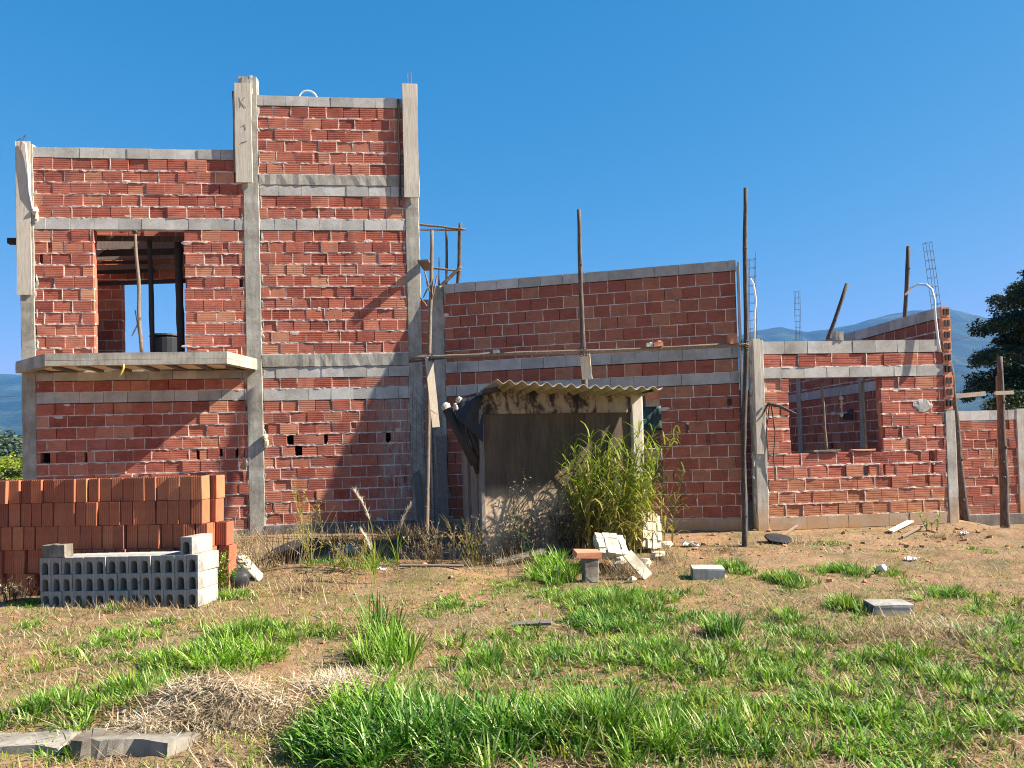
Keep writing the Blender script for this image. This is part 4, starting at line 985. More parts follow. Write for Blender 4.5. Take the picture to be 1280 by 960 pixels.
# broken concrete in the foreground
def ground_poly(pxs, h, nm, m, L, j=.012, sink=.06):
    ps = [gpt(*p) for p in pxs]; c = sum(ps, Vector())/len(ps); mb = MB(); pol = []
    for i, p in enumerate(ps):
        q = ps[(i+1) % len(ps)]
        for s_ in (0, .33, .66): r = p.lerp(q, s_); pol.append((r.x-c.x+U(-j, j), r.y-c.y+U(-j, j)))
    a = sum(pol[i][0]*pol[(i+1) % len(pol)][1]-pol[(i+1) % len(pol)][0]*pol[i][1] for i in range(len(pol)))
    if a < 0: pol.reverse()
    mb.prism(pol, -sink, h, 0, j*.6); o = mb.build(nm, m); o.location = (c.x, c.y, hz(c.x, c.y)); return tag(o, L, 'concrete')
ground_poly([(88, 948), (122, 951), (166, 945), (204, 947), (233, 938), (247, 924), (228, 915), (192, 916), (160, 909), (130, 919), (104, 925)], .062, 'broken_slab', 'ledge', 'broken grey concrete slab with a square front edge near the viewer', .016).rotation_euler = (-.13, .03, 0)
ground_poly([(-40, 946), (80, 942), (100, 920), (40, 922), (-40, 930)], .045, 'broken_slab', 'path_strip', 'pale concrete strip continuing to the left of the broken slab', .02)
ground_poly([(428, 882), (462, 878), (466, 862), (436, 864)], .03, 'broken_slab', 'path_strip', 'small pale concrete piece at the right end of the dry grass mound')

# ------------------------------------------------------------------ ground sheet
def axis(a, b, st, far):
    core = list(np.arange(a, b+1e-6, st)); g = []; d = st*3
    x = b
    while x < far: x += d; d *= 1.32; g.append(min(x, far))
    h = []; d = st*3; x = a
    while x > -far: x -= d; d *= 1.32; h.append(max(x, -far))
    return np.array(h[::-1]+core+g)
gx = axis(-8.5, 9.5, .036, 4800); gy = axis(2.2, 15.5, .036, 4800)
XX, YY = np.meshgrid(gx, gy); ZZ = H(XX, YY)
def fast_mesh(name, verts, loops, starts, totals, mat, smooth=False):
    me = bpy.data.meshes.new(name); me.vertices.add(len(verts)); me.vertices.foreach_set('co', np.ascontiguousarray(verts, np.float32).ravel())
    me.loops.add(len(loops)); me.loops.foreach_set('vertex_index', np.ascontiguousarray(loops, np.int32))
    me.polygons.add(len(starts)); me.polygons.foreach_set('loop_start', np.ascontiguousarray(starts, np.int32))
    me.polygons.foreach_set('loop_total', np.ascontiguousarray(totals, np.int32))
    if smooth: me.polygons.foreach_set('use_smooth', np.ones(len(starts), bool))
    me.materials.append(MATS[mat]); me.update(calc_edges=True); me.validate()
    o = bpy.data.objects.new(name, me); COL.objects.link(o); return o
def grid_mesh(name, V, ny, nx, mat, smooth=True):
    i = np.arange((ny-1)*nx).reshape(ny-1, nx)[:, :-1].ravel(); q = np.stack([i, i+1, i+nx+1, i+nx], 1)
    return fast_mesh(name, V, q.ravel(), np.arange(len(q))*4, np.full(len(q), 4), mat, smooth)
g = grid_mesh('ground', np.stack([XX, YY, ZZ], -1).reshape(-1, 3), len(gy), len(gx), 'ground'); tag(g, kind='structure')

# ------------------------------------------------------------------ grass
def blades(name, P, az, L, w, t0, t1, mat, K=3, parent=None):
    N = len(P); P = np.asarray(P, float)
    d = np.stack([np.cos(az), np.sin(az), np.zeros(N)], 1); s = np.stack([-np.sin(az), np.cos(az), np.zeros(N)], 1)
    V = np.zeros((N, 2*K+1, 3)); p = P.copy()
    for k in range(K+1):
        if k < K:
            ww = w*(1-.25*k/K if k < K-1 else .72)
            V[:, 2*k] = p-s*ww[:, None]/2; V[:, 2*k+1] = p+s*ww[:, None]/2
        else: V[:, 2*K] = p
        if k < K:
            t = t0+(t1-t0)*(k+.5)/K; sg = L/K
            p = p+d*(np.sin(t)*sg)[:, None]+np.array([0, 0, 1])*(np.cos(t)*sg)[:, None]
    base = (np.arange(N)*(2*K+1))[:, None]
    quads = np.concatenate([base+np.array([[2*k, 2*k+1, 2*k+3, 2*k+2]]) for k in range(K-1)], 1)
    tri = base+np.array([[2*K-2, 2*K-1, 2*K]])
    loops = np.concatenate([quads, tri], 1).ravel(); per = 4*(K-1)+3
    tot = np.tile(np.array([4]*(K-1)+[3]), N); st = (np.arange(N)[:, None]*per+np.concatenate([np.arange(K-1)*4, [4*(K-1)]])[None]).ravel()
    o = fast_mesh(name, V.reshape(-1, 3), loops, st, tot, mat)
    if parent: o.parent = parent
    return o
def tuft_blades(cx, cy, n, h, r, spread=.55, wmul=1.0):
    """arrays for one tussock"""
    a = RNG.uniform(0, 2*np.pi, n); q = r*np.sqrt(RNG.uniform(0, 1, n))
    x = cx+q*np.cos(a); y = cy+q*np.sin(a)
    az = a+RNG.normal(0, .7, n); L = h*RNG.uniform(.55, 1.25, n)
    t0 = np.abs(RNG.normal(.18, .18, n))+.35*q/max(r, .01)*spread; t1 = t0+RNG.uniform(.2, 1.3, n)*spread*1.4
    w = RNG.uniform(.007, .014, n)*wmul
    return x, y, az, L, w, t0, t1
class Acc:
    def __init__(s): s.a = []
    def put(s, t): s.a.append(t)
    def build(s, name, mat, label=None, K=3, kind='stuff', loc=None, cat=None, group=None, dz=0.0):
        x, y, az, L, w, t0, t1 = [np.concatenate(c) for c in zip(*s.a)]
        z = H(x, y)-.012+dz; P = np.stack([x, y, z], 1)
        if loc is not None: P = P-np.array(loc)[None]
        o = blades(name, P, az, L, w, t0, t1, mat, K)
        if loc is not None: o.location = loc
        return tag(o, label, cat, group, kind)
def ell(px, py, rx, ry):
    c = gpt(px, py); X = rx*c.y/F_PX; f_ = gpt(px, py-ry).y; n_ = gpt(px, py+ry).y
    return c.x, (f_+n_)/2, X, (f_-n_)/2
# (px, py, rx, ry, blade height, tufts per m2, blades per tuft)
GREEN = [(760, 930, 190, 50, .24, 90, 26), (900, 935, 120, 40, .16, 60, 22),
         (60, 890, 95, 22, .15, 80, 24), (200, 832, 60, 14, .14, 60, 22), (175, 862, 60, 20, .16, 70, 22),
         (300, 800, 80, 22, .17, 70, 24), (250, 825, 60, 16, .17, 70, 24), (150, 800, 40, 10, .10, 40, 18), (30, 785, 25, 8, .10, 40, 18), (140, 765, 15, 6, .10, 40, 18),
         (200, 780, 60, 14, .07, 40, 16),
         (610, 835, 60, 30, .15, 60, 22), (690, 830, 110, 36, .10, 60, 20), (830, 830, 120, 36, .12, 70, 22),
         (770, 762, 75, 22, .17, 90, 24), (735, 752, 50, 16, .14, 60, 22), (780, 790, 60, 12, .14, 60, 22),
         (985, 727, 34, 11, .15, 110, 24), (920, 712, 24, 9, .14, 110, 24), (1060, 716, 36, 10, .13, 110, 24), (1115, 718, 18, 7, .12, 80, 20),
         (1195, 746, 36, 10, .12, 90, 24), (1060, 760, 26, 12, .16, 110, 24), (1120, 690, 20, 4, .05, 50, 14), (1040, 680, 40, 5, .05, 60, 14), (1215, 686, 12, 4, .06, 60, 14), (1235, 690, 12, 4, .05, 60, 14),
         (1120, 830, 100, 30, .12, 60, 20), (1180, 850, 80, 24, .13, 60, 20), (1010, 800, 70, 22, .10, 50, 20), (985, 775, 30, 14, .13, 70, 20),
         (985, 850, 80, 26, .09, 55, 20), (1060, 900, 180, 45, .08, 50, 18), (1190, 930, 110, 30, .10, 50, 18), (930, 890, 90, 30, .09, 50, 18),
         (420, 712, 40, 20, .14, 50, 18), (470, 700, 30, 16, .15, 40, 18), (290, 748, 40, 8, .12, 70, 20), (255, 748, 14, 6, .10, 60, 20), (390, 720, 24, 12, .10, 40, 16),
         (560, 760, 80, 22, .08, 40, 16), (640, 735, 80, 18, .06, 40, 14), (690, 742, 40, 10, .08, 40, 16), (470, 850, 40, 20, .10, 50, 18), (410, 795, 50, 14, .09, 40, 16),
         (860, 775, 60, 18, .08, 50, 18), (700, 890, 120, 40, .12, 60, 20), (850, 880, 90, 36, .10, 50, 18), (1240, 880, 60, 26, .09, 40, 16), (40, 755, 40, 6, .08, 60, 18), (100, 815, 60, 14, .07, 35, 14), (320, 770, 60, 10, .05, 30, 12)]
acc = Acc(); accd = Acc(); accl = Acc(); ad0 = Acc()
for (px, py, rx, ry, h, dn, nb) in GREEN:
    cx, cy, ax, ay = ell(px, py, rx, ry); ay = max(ay, .06); n = int(math.pi*ax*ay*dn*1.35)+4
    for _ in range(n):
        a = U(0, 6.28); q = min(1.3, abs(random.gauss(0, .55))); x, y = cx+ax*q*math.cos(a), cy+ay*q*math.sin(a)
        hh = h*U(.55, 1.2)*(1.1-.35*q)
        t = tuft_blades(x, y, int(nb*U(.5, 1.3)), hh, U(.03, .08), .7, .9)
        (acc if random.random() < .5 else accd if random.random() < .75 else accl).put(t)
        if random.random() < .45: ad0.put(tuft_blades(x, y, random.randint(3, 9), hh*.95, .08, 1.1, .8))
# low lawn of fine blades
def lawn(n, x0, x1, y0, y1, h, thr, seed, w=(.004, .008), acc_=None, dens=None):
    m = n*3; y = y0+(y1-y0)*RNG.uniform(0, 1, m)**1.4; x = RNG.uniform(x0, x1, m)*(y/ y1)*1.05 if dens is None else RNG.uniform(x0, x1, m)
    k = fbm(x*1.6, y*1.6, seed)+.25*(fbm(x*6, y*6, seed+4)-.4) > thr; x, y = x[k][:n], y[k][:n]; N = len(x)
    acc_.put((x, y, RNG.uniform(0, 6.28, N), h*RNG.uniform(.4, 1.3, N), RNG.uniform(*w, N), np.abs(RNG.normal(.35, .3, N)), np.abs(RNG.normal(.9, .4, N))))
lawn(15000, -6.5, 7.5, 3.4, 9.6, .055, .53, 21, acc_=acc); lawn(17000, -6.5, 7.5, 3.4, 9.8, .05, .50, 33, acc_=accl); lawn(9000, -1.0, 7.5, 3.4, 7.4, .07, .53, 45, acc_=accd); lawn(7000, -.5, 8, 3.4, 7.0, .07, .53, 52, acc_=acc)
m_ = 0
while m_ < 460:
    y = 3.5+5.2*random.random()**1.3; x = U(-.62, .72)*y
    dens = float(fbm(x*1.1, y*1.1, 131)+.35*(fbm(x*4, y*4, 135)-.44))
    if dens < .47+(.10 if x < -.1*y else 0)+(.05 if y > 6.5 else 0): continue
    m_ += 1
    t = tuft_blades(x, y, random.randint(10, 34), U(.05, .17), U(.02, .09), U(.6, 1.2), 1.05)
    (acc if random.random() < .5 else accd if random.random() < .6 else accl).put(t)
lawn(20000, -6, 7, 5.0, 9.8, .036, .36, 91, acc_=accl); lawn(9000, -6, 7, 5.0, 9.8, .04, .42, 93, acc_=acc); lawn(12000, -6, 7, 5.0, 10.2, .04, .36, 95, acc_=ad0)
lawn(5000, -4, 7, 9.0, 12.4, .05, .5, 61, acc_=accl, dens=1)
ad0.build('dead_grass', 'grass_dry'); acc.build('green_grass', 'grass_green'); accd.build('dark_grass', 'grass_dark'); accl.build('lime_grass', 'grass_lime')
# dry straw, cut grass and litter
ad = Acc()
def straw(n, x0, x1, y0, y1, thr, seed, L=.11, w=(.003, .0075), tilt=1.35, fan=True):
    m = n*3; y = y0+(y1-y0)*RNG.uniform(0, 1, m)**1.25; x = RNG.uniform(x0, x1, m)
    if fan: x = x*(y/y1)*1.05
    k = fbm(x*1.3, y*1.3, seed)+.3*(fbm(x*5, y*5, seed+4)-.4) > thr; x, y = x[k][:n], y[k][:n]; N = len(x)
    t = np.clip(RNG.normal(tilt, .25, N), .3, 1.62); ad.put((x, y, RNG.uniform(0, 6.28, N), L*RNG.uniform(.35, 1.5, N), RNG.uniform(*w, N), t, np.clip(t+RNG.normal(.1, .3, N), .4, 1.9)))
straw(48000, -7.5, 8.5, 3.4, 11.8, .40, 71); straw(12000, 0, 8, 5.5, 12.4, .34, 77, .10)
ap_ = Acc()
def straw_patch(px, py, rx, ry, n, L=.16, tilt=1.0, ad=ad):
    cx, cy, ax, ay = ell(px, py, rx, ry); a = RNG.uniform(0, 6.28, n); q = np.abs(RNG.normal(0, .6, n)); q = np.where(q > 1.3, .5, q)
    t = np.clip(RNG.normal(tilt, .35, n), .05, 1.6)
    ad.put((cx+ax*q*np.cos(a), cy+ay*q*np.sin(a), RNG.uniform(0, 6.28, n), L*RNG.uniform(.4, 1.4, n), RNG.uniform(.003, .007, n), t, np.clip(t+RNG.normal(.5, .5, n), .1, 2.1)))
straw_patch(325, 888, 92, 30, 7500, .115, 1.5, ap_); straw_patch(325, 888, 92, 30, 260, .10, .5, acc); straw_patch(325, 888, 92, 30, 900, .12, 1.2); straw_patch(415, 872, 60, 26, 3000, .13, 1.4, ap_); straw_patch(235, 905, 40, 14, 900, .12, 1.4, ap_)
straw_patch(1200, 790, 90, 24, 1800, .12, 1.4, ap_); straw_patch(1060, 690, 200, 14, 1500, .12, 1.45, ap_); straw_patch(300, 700, 50, 20, 900, .2, 1.1, ap_)
straw_patch(1130, 800, 130, 22, 2600, .13, 1.2); straw_patch(1230, 810, 60, 30, 1400, .13, 1.2)
straw_patch(340, 705, 70, 22, 2600, .28, .75); straw_patch(380, 740, 70, 10, 1000, .22, 1.0); straw_patch(300, 690, 30, 20, 700, .3, .6); straw_patch(230, 745, 60, 7, 800, .2, .9); straw_patch(30, 742, 40, 8, 700, .25, .6)
straw_patch(420, 686, 110, 8, 2200, .28, .7); straw_patch(500, 678, 80, 7, 1500, .3, .7); straw_patch(160, 762, 120, 6, 900, .16, .9); straw_patch(240, 738, 40, 14, 900, .25, .6); straw_patch(540, 690, 40, 18, 900, .25, .6); straw_patch(640, 700, 50, 22, 1200, .3, .5); straw_patch(780, 715, 50, 14, 900, .25, .7); straw_patch(835, 700, 30, 18, 700, .22, .8); straw_patch(460, 700, 40, 16, 800, .25, .6)
straw_patch(1000, 680, 60, 6, 600, .14, 1.1); straw_patch(1180, 672, 50, 6, 500, .14, 1.1); straw_patch(900, 690, 40, 6, 500, .14, 1.1); straw_patch(590, 690, 25, 16, 500, .25, .6)
straw(26000, -6, 7.5, 3.4, 8.5, .38, 171, .13, (.004, .009), 1.2)
ad.build('dry_grass', 'grass_dry'); ap_.build('straw', 'straw_pale')
ad_keep = ad; ap_ = Acc(); straw_patch(185, 922, 52, 9, 900, .12, 1.45, ap_); straw_patch(320, 884, 85, 26, 900, .11, 1.55, ap_); straw_patch(400, 872, 50, 20, 300, .11, 1.55, ap_)
ap_.build('loose_straw', 'straw_pale', dz=.055)
# low broad leaved weeds, as ground cover
aw_ = Acc(); k_ = 0
while k_ < 520:
    y = 3.5+6.5*random.random()**1.4; x = U(-.65, .72)*y
    if float(fbm(x*1.4, y*1.4, 211)) < .46: continue
    k_ += 1; n_ = random.randint(6, 16); a = RNG.uniform(0, 6.28, n_); q = RNG.uniform(0, .07, n_); L_ = RNG.uniform(.025, .07, n_)
    aw_.put((x+q*np.cos(a), y+q*np.sin(a), a, L_, L_*RNG.uniform(.3, .5, n_), RNG.uniform(.5, 1.2, n_), RNG.uniform(1.2, 1.8, n_)))
aw_.build('ground_weeds', 'weed_green')
# brick chips, clods and pebbles
def chips(nm, mat, n, smin, smax, region, seed):
    random.seed(seed); mb = MB(); k = 0
    while k < n:
        x, y = region(); k += 1; s_ = smin+(smax-smin)*random.random()**3
        mb.lump((x, y, hz(x, y)+s_*.25), (s_*U(.6, 1.3), s_*U(.6, 1.2), s_*U(.4, .7)), 0, 5, 4, .35)
    tag(mb.build(nm, mat), kind='stuff')
def reg_far(): y = U(8.6, 12.6); return U(-.5, .66)*y, y
def reg_all(): y = 3.6+8.5*random.random()**1.3; return U(-.68, .7)*y, y
def reg_wall(): y = U(10.6, 12.7); return (U(.16, .62)*y, y)
chips('brick_rubble', 'pink_brick', 130, .008, .05, reg_far, 4); chips('dirt_clods', 'soil_red', 420, .006, .035, reg_all, 5); chips('gravel', 'ledge', 420, .006, .03, reg_all, 6); chips('dirt_clods', 'soil_red', 260, .01, .05, reg_wall, 7)
# named tussocks
def tussock(px, py, rx, ry, h, n, mat, label, nm='grass_tussock', spread=.75, wm=1.0, group=None):
    cx, cy, ax, ay = ell(px, py, rx, ry); a_ = Acc(); m = max(1, n//24)
    for _ in range(m):
        a = U(0, 6.28); q = math.sqrt(random.random()); a_.put(tuft_blades(cx+ax*q*math.cos(a), cy+ay*q*math.sin(a), 24, h*U(.7, 1.15)*(1.08-.3*q), U(.04, .09), spread, wm))
    return a_.build(nm, mat, label, 4, 'thing', (cx, cy, hz(cx, cy)), 'grass tussock', group)
tussock(525, 930, 165, 38, .25, 3600, 'grass_dark', 'large dense dark green tussock nearest the viewer', wm=1.15)
tussock(470, 905, 70, 20, .24, 900, 'grass_green', 'lighter grass tussock growing out of the back of the large dark one', wm=1.0)
tussock(905, 795, 16, 6, .23, 420, 'grass_dark', 'small upright dark tussock standing alone in the middle of the lawn', spread=.35)
tussock(487, 825, 42, 18, .30, 620, 'grass_green', 'loose upright tussock with tall seed stalks below the tower', spread=.45)
tussock(475, 795, 18, 10, .42, 120, 'grass_dark', 'sparse tall stalks rising behind the loose upright tussock', spread=.3)
tussock(692, 722, 30, 12, .30, 900, 'grass_green', 'bright bushy tussock in front of the shed door', spread=.7)
tussock(770, 780, 70, 14, .17, 1400, 'grass_dark', 'spreading dark tussock in the lawn below the foam pieces', spread=.9)
tussock(290, 830, 60, 14, .24, 1100, 'grass_green', 'wide bright tussock behind the dry grass mound', spread=.9)

# ------------------------------------------------------------------ tall plants by the shed
def reed(name, cx, cy, n, h, r, lean, mats, label, cat='plant'):
    t = empty(name, (cx, cy, hz(cx, cy)), 0, label, cat); S = MB(); LP = []; 
    leaf = {m: [] for m in mats}
    for k in range(n):
        a = U(0, 6.28); q = r*math.sqrt(random.random()); x, y = q*math.cos(a)*1.35, q*math.sin(a)*.8
        hh = h*U(.35, 1.05)**(.8); az = a+random.gauss(0, .6); ln = U(.02, .32); pts = []
        for i in range(6):
            s_ = i/5; pts.append((x+math.cos(az)*ln*hh*s_**2+lean[0]*s_**1.6*hh, y+math.sin(az)*ln*hh*s_**2+lean[1]*s_*hh, hh*s_))
        S.tube(pts, [.005, .005, .0045, .004, .003, .002], 4)
        for i in range(int(hh*(13 if n > 50 else 11))):
            s_ = U(.12, 1.0); f_ = s_*5; i0 = min(4, int(f_)); p = Vector(pts[i0]).lerp(Vector(pts[i0+1]), f_-i0)
            m = mats[0] if s_ > U(.35, .7) else mats[1]
            leaf[m].append((p.x, p.y, p.z, U(0, 6.28), U(.22, .62)*(1.1-.3*s_), U(.011, .024), U(.1, .7), U(1.1, 2.9)))
    S.build('stem', 'grass_yellow', t)
    for m, nm in zip(mats, ('green_leaves', 'dry_leaves')):
        A = np.array(leaf[m]); blades(nm, A[:, :3], A[:, 3], A[:, 4], A[:, 5], A[:, 6], A[:, 7], m, 4, t)
    return t
c = SA.w(SA.at(748, 690)[0], -.42, 0)
reed('tall_grass_clump', c.x, c.y, 105, 1.72, .40, (.10, 0), ('grass_lime', 'grass_yellow'), 'tall yellow green cane grass clump growing against the shed door')
c = SA.w(SA.at(815, 690)[0], -.15, 0)
reed('tall_grass_clump', c.x, c.y, 16, 1.25, .18, (.12, -.05), ('bush_green', 'grass_yellow'), 'thin dark green cane shoots leaning out right of the shed post')
def weed(name, cx, cy, n, h, r, mat, label, leaves=0, lm='grass_dry', br=5):
    t = empty(name, (cx, cy, hz(cx, cy)), 0, label, 'weed'); S = MB(); LV = []
    for k in range(n):
        a = U(0, 6.28); q = r*math.sqrt(random.random())*.5; p = Vector((q*math.cos(a), q*math.sin(a)*.6, 0)); d = Vector((math.cos(a)*U(.05, .5), math.sin(a)*.25, 1)).normalized()
        hh = h*U(.5, 1.05); pts = [p.copy()]
        for i in range(5):
            d = (d+Vector((U(-.2, .2), U(-.15, .15), U(-.05, .1)))).normalized(); p = p+d*hh/5; pts.append(p.copy())
        S.tube(pts, [.006, .005, .004, .003, .0025, .0015], 4)
        for b_ in range(br):
            i = random.randint(1, 4); p = pts[i].copy(); dd = (d+Vector((U(-1, 1), U(-.7, .7), U(-.1, .7)))).normalized(); bp = [p.copy()]
            for _ in range(3): dd = (dd+Vector((U(-.3, .3), U(-.2, .2), U(-.2, .25)))).normalized(); p = p+dd*hh*.11; bp.append(p.copy())
            S.tube(bp, [.003, .0025, .002, .001], 3)
            for _ in range(leaves):
                w = bp[random.randint(1, 3)]; LV.append((w.x, w.y, w.z, U(0, 6.28), U(.03, .09), U(.008, .018), U(.3, 1.4), U(1.0, 2.6)))
    S.build('stem', mat, t)
    if LV: A = np.array(LV); blades('leaves', A[:, :3], A[:, 3], A[:, 4], A[:, 5], A[:, 6], A[:, 7], lm, 2, t)
    return t
c = SA.w(SA.at(650, 690)[0], -.35, 0); weed('dry_bush', c.x, c.y, 26, 1.15, .5, 'wood_bark', 'brown dried up bush in front of the shed door panel', 3, 'grass_dry', 7)
c = SA.w(SA.at(706, 690)[0], -.35, 0); weed('dry_bush', c.x, c.y, 24, .95, .35, 'wood_dark', 'dark tangled dry bush between the brown bush and the cane grass', 4, 'grass_dry', 7)
c = SA.w(SA.at(655, 690)[0], -.55, 0); weed('flowering_weed', c.x, c.y, 3, 1.5, .35, 'weed_green', 'thin green weed with tiny pale flowers before the dark shed door', 2, 'weed_green', 5)
P = gpt(362, 716); weed('dead_stalks', P.x, P.y, 22, .9, .5, 'grass_dry', 'pale dead grass stalks on the heap below the tower', 1, 'grass_dry', 2)
P = gpt(390, 714); weed('dead_stalks', P.x, P.y, 7, 1.2, .12, 'grass_yellow', 'tall yellowed dead stalk right of the charred log', 7, 'grass_yellow', 5)
P = gpt(295, 700); weed('dead_stalks', P.x, P.y, 7, .7, .3, 'grass_dry', 'thin dead stalks at the right end of the orange brick stack', 1, 'grass_dry', 3)
P = gpt(1165, 664); weed('leafy_weed', P.x, P.y, 5, .28, .2, 'weed_green', 'small leafy green weed at the foot of the room corner pillar', 8, 'grass_green', 4)
for k, (px, py, nn, hh, rr, m, lf, lm, L) in enumerate([(245, 748, 9, .42, .25, 'grass_dry', 5, 'grass_dry', 'brown weed in front of the right half of the grey block stack'), (275, 742, 10, .55, .22, 'weed_green', 7, 'grass_green', 'green weed climbing the right end of the grey block stack'),
        (195, 756, 8, .26, .3, 'grass_dry', 4, 'grass_dry', 'low brown weed in front of the middle of the grey block stack'), (20, 752, 10, .32, .3, 'wood_dark', 4, 'grass_dry', 'dark dry weed at the foot of the orange stack, left of the grey blocks'), (322, 716, 14, .5, .4, 'grass_dry', 3, 'grass_dry', 'dry tangled weed beside the palm sheath'),
        (440, 712, 14, .5, .45, 'grass_yellow', 4, 'grass_dry', 'yellowish weed between the dead stalks and the seed plumes'), (525, 706, 12, .5, .4, 'grass_dry', 4, 'grass_dry', 'dry weed in front of the wire mesh corner'), (590, 708, 12, .7, .3, 'grass_yellow', 3, 'grass_dry', 'dry weed at the left front corner of the shed')]):
    P = gpt(px, py); weed('dry_weed' if 'green' not in L[:6] else 'leafy_weed', P.x, P.y, nn, hh, rr, m, L, lf, lm, 4)
P = gpt(560, 705); weed('dead_stalks', P.x, P.y, 16, .55, .45, 'grass_dry', 'low dead stalks among weeds left of the shed', 3, 'grass_dry', 4)
def plume(px, py, h, az, label):
    P = gpt(px, py); t = empty('plume_grass', (P.x, P.y, hz(P.x, P.y)), 0, label, 'grass plume'); S = MB(); pts = []
    for i in range(8):
        s_ = i/7; pts.append(Vector((math.cos(az)*.22*h*s_**3, -.02*s_, h*s_*(1-.08*s_**2))))
    S.tube(pts, [.006, .006, .005, .005, .004, .003, .003, .002], 5); S.build('stem', 'grass_lime', t); L = []
    for k in range(150):
        s_ = U(.62, 1.0); f_ = s_*7; i0 = min(6, int(f_)); p = pts[i0].lerp(pts[i0+1], f_-i0); L.append((p.x, p.y, p.z, az+random.gauss(0, .8), U(.06, .14), .005, U(.1, .4), U(.5, 1.7)))
    A = np.array(L); blades('plume', A[:, :3], A[:, 3], A[:, 4], A[:, 5], A[:, 6], A[:, 7], 'plume', 3, t); L = []
    for k in range(9): L.append((U(-.02, .02), 0, U(0, .2), U(0, 6.28), U(.3, .55), .010, U(.1, .4), U(.5, 1.4)))
    A = np.array(L); blades('leaves', A[:, :3], A[:, 3], A[:, 4], A[:, 5], A[:, 6], A[:, 7], 'grass_lime', 4, t)
plume(497, 718, .92, .1, 'curved pale seed plume, rightmost of three before the shaded corner')
plume(470, 716, 1.12, 2.9, 'tallest thin seed plume, middle of three before the shaded corner')
plume(468, 720, .66, 2.6, 'shortest pale seed plume, left of three before the shaded corner')

# ------------------------------------------------------------------ trees, far vegetation
def leaf_cloud(centers, radii, counts, size, droop=.5):
    """small leaf quads spread through a set of clumps"""
    V = []
    for (c, r, n) in zip(centers, radii, counts):
        d = RNG.normal(0, 1, (n, 3)); d /= np.linalg.norm(d, axis=1)[:, None]; d *= RNG.uniform(.25, 1, (n, 1))**.5
        P = np.array(c)+d*np.array(r)
        a = RNG.uniform(0, 6.28, n); tl = RNG.uniform(.2, 1.5, n)+droop*.4; L = size*RNG.uniform(.6, 1.4, n); W_ = L*RNG.uniform(.28, .5, n)
        u = np.stack([np.cos(a)*np.sin(tl), np.sin(a)*np.sin(tl), -np.cos(tl)*.8], 1)
        ref = RNG.normal(0, 1, (n, 3)); v = np.cross(u, ref); v /= np.linalg.norm(v, axis=1)[:, None]
        V.append(np.stack([P, P+u*(L*.5)[:, None]+v*W_[:, None]*.5, P+u*L[:, None], P+u*(L*.5)[:, None]-v*W_[:, None]*.5], 1))
    V = np.concatenate(V).reshape(-1, 3); n = len(V)//4
    return V, np.arange(4*n), np.arange(n)*4, np.full(n, 4)
YT = 26.0
tb = at_Y(1312, 548, YT); tb.z = 0
tree = empty('dark_tree', tb, 0, 'large dark tree with drooping feathery branches behind the boundary wall', 'tree')
mb = MB(); mb.tube([(0, 0, -.2), (.1, .1, 2), (-.1, 0, 4.2), (.1, .1, 6.5), (.2, 0, 8)], [.32, .26, .2, .12, .04], 9, 0, .06); mb.build('trunk', 'wood_bark', tree, True)
cen, rad, cnt = [], [], []; br = MB()
ARMS = [(1240, 372, 440), (1225, 405, 450), (1212, 452, 470), (1207, 492, 500), (1222, 476, 480), (1268, 366, 420), (1285, 350, 400), (1300, 336, 390), (1330, 345, 400), (1360, 370, 430), (1390, 410, 450), (1410, 450, 480), (1395, 490, 510), (1255, 425, 460), (1248, 395, 450), (1290, 395, 430), (1240, 505, 520), (1270, 480, 490), (1330, 430, 450), (1350, 480, 500), (1270, 440, 470), (1300, 470, 500), (1285, 420, 450), (1232, 440, 470), (1262, 508, 520), (1300, 510, 525), (1238, 480, 500)]
for i, (px, py, sy) in enumerate(ARMS):
    tip = at_Y(px, py, YT+U(-1.6, 1.6))-tb; st = at_Y(1310+U(-6, 6), sy, YT)-tb; mid = st.lerp(tip, .6)+Vector((0, 0, .55)); pts = [st, st.lerp(mid, .55)+Vector((0, 0, .2)), mid, mid.lerp(tip, .6)+Vector((0, 0, .12)), tip]
    br.tube(pts, [.07, .055, .04, .025, .01], 6)
    for q in range(13):
        f_ = U(.25, 1.0)*4; k = min(3, int(f_)); p = pts[k].lerp(pts[k+1], f_-k); s_ = f_/4
        cen.append((p.x+U(-.2, .2), p.y+U(-.5, .5), p.z-U(0, .25))); r = U(.22, .5)*(1.25-.6*s_); rad.append((r*1.2, r*1.3, r*.7)); cnt.append(int(110*(r/.4)))
br.build('limb', 'wood_bark', tree, True)
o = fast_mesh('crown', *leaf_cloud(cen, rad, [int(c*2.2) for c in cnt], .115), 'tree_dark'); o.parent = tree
def bush(name, px, Y, w, h, n, mat, label, cat, size=.14, trunk=True, group=None, z0=None):
    P = at_Y(px, 560, Y); P.z = hz(P.x, P.y) if z0 is None else z0; t = empty(name, P, 0, label, cat, group); cen, rad, cnt = [], [], []; mb = MB()
    for k in range(n):
        a = U(0, 6.28); q = math.sqrt(random.random()); z = h*U(.12, .92); s_ = (1-.6*abs(z/h-.45)*1.2); c = (w/2*q*math.cos(a)*s_, w/2*q*math.sin(a)*s_, z)
        cen.append(c); r = U(.12, .26)*min(w, h); rad.append((r, r, r*.75)); cnt.append(110)
        if k % 3 == 0: mb.tube([(U(-.05, .05), U(-.05, .05), -.1), (c[0]*.4, c[1]*.4, c[2]*.5), c], [.02*h, .014*h, .005*h], 5)
    mb.build('trunk' if trunk else 'stem', 'wood_bark', t); o = fast_mesh('crown' if trunk else 'foliage', *leaf_cloud(cen, rad, cnt, size), mat); o.parent = t; return t
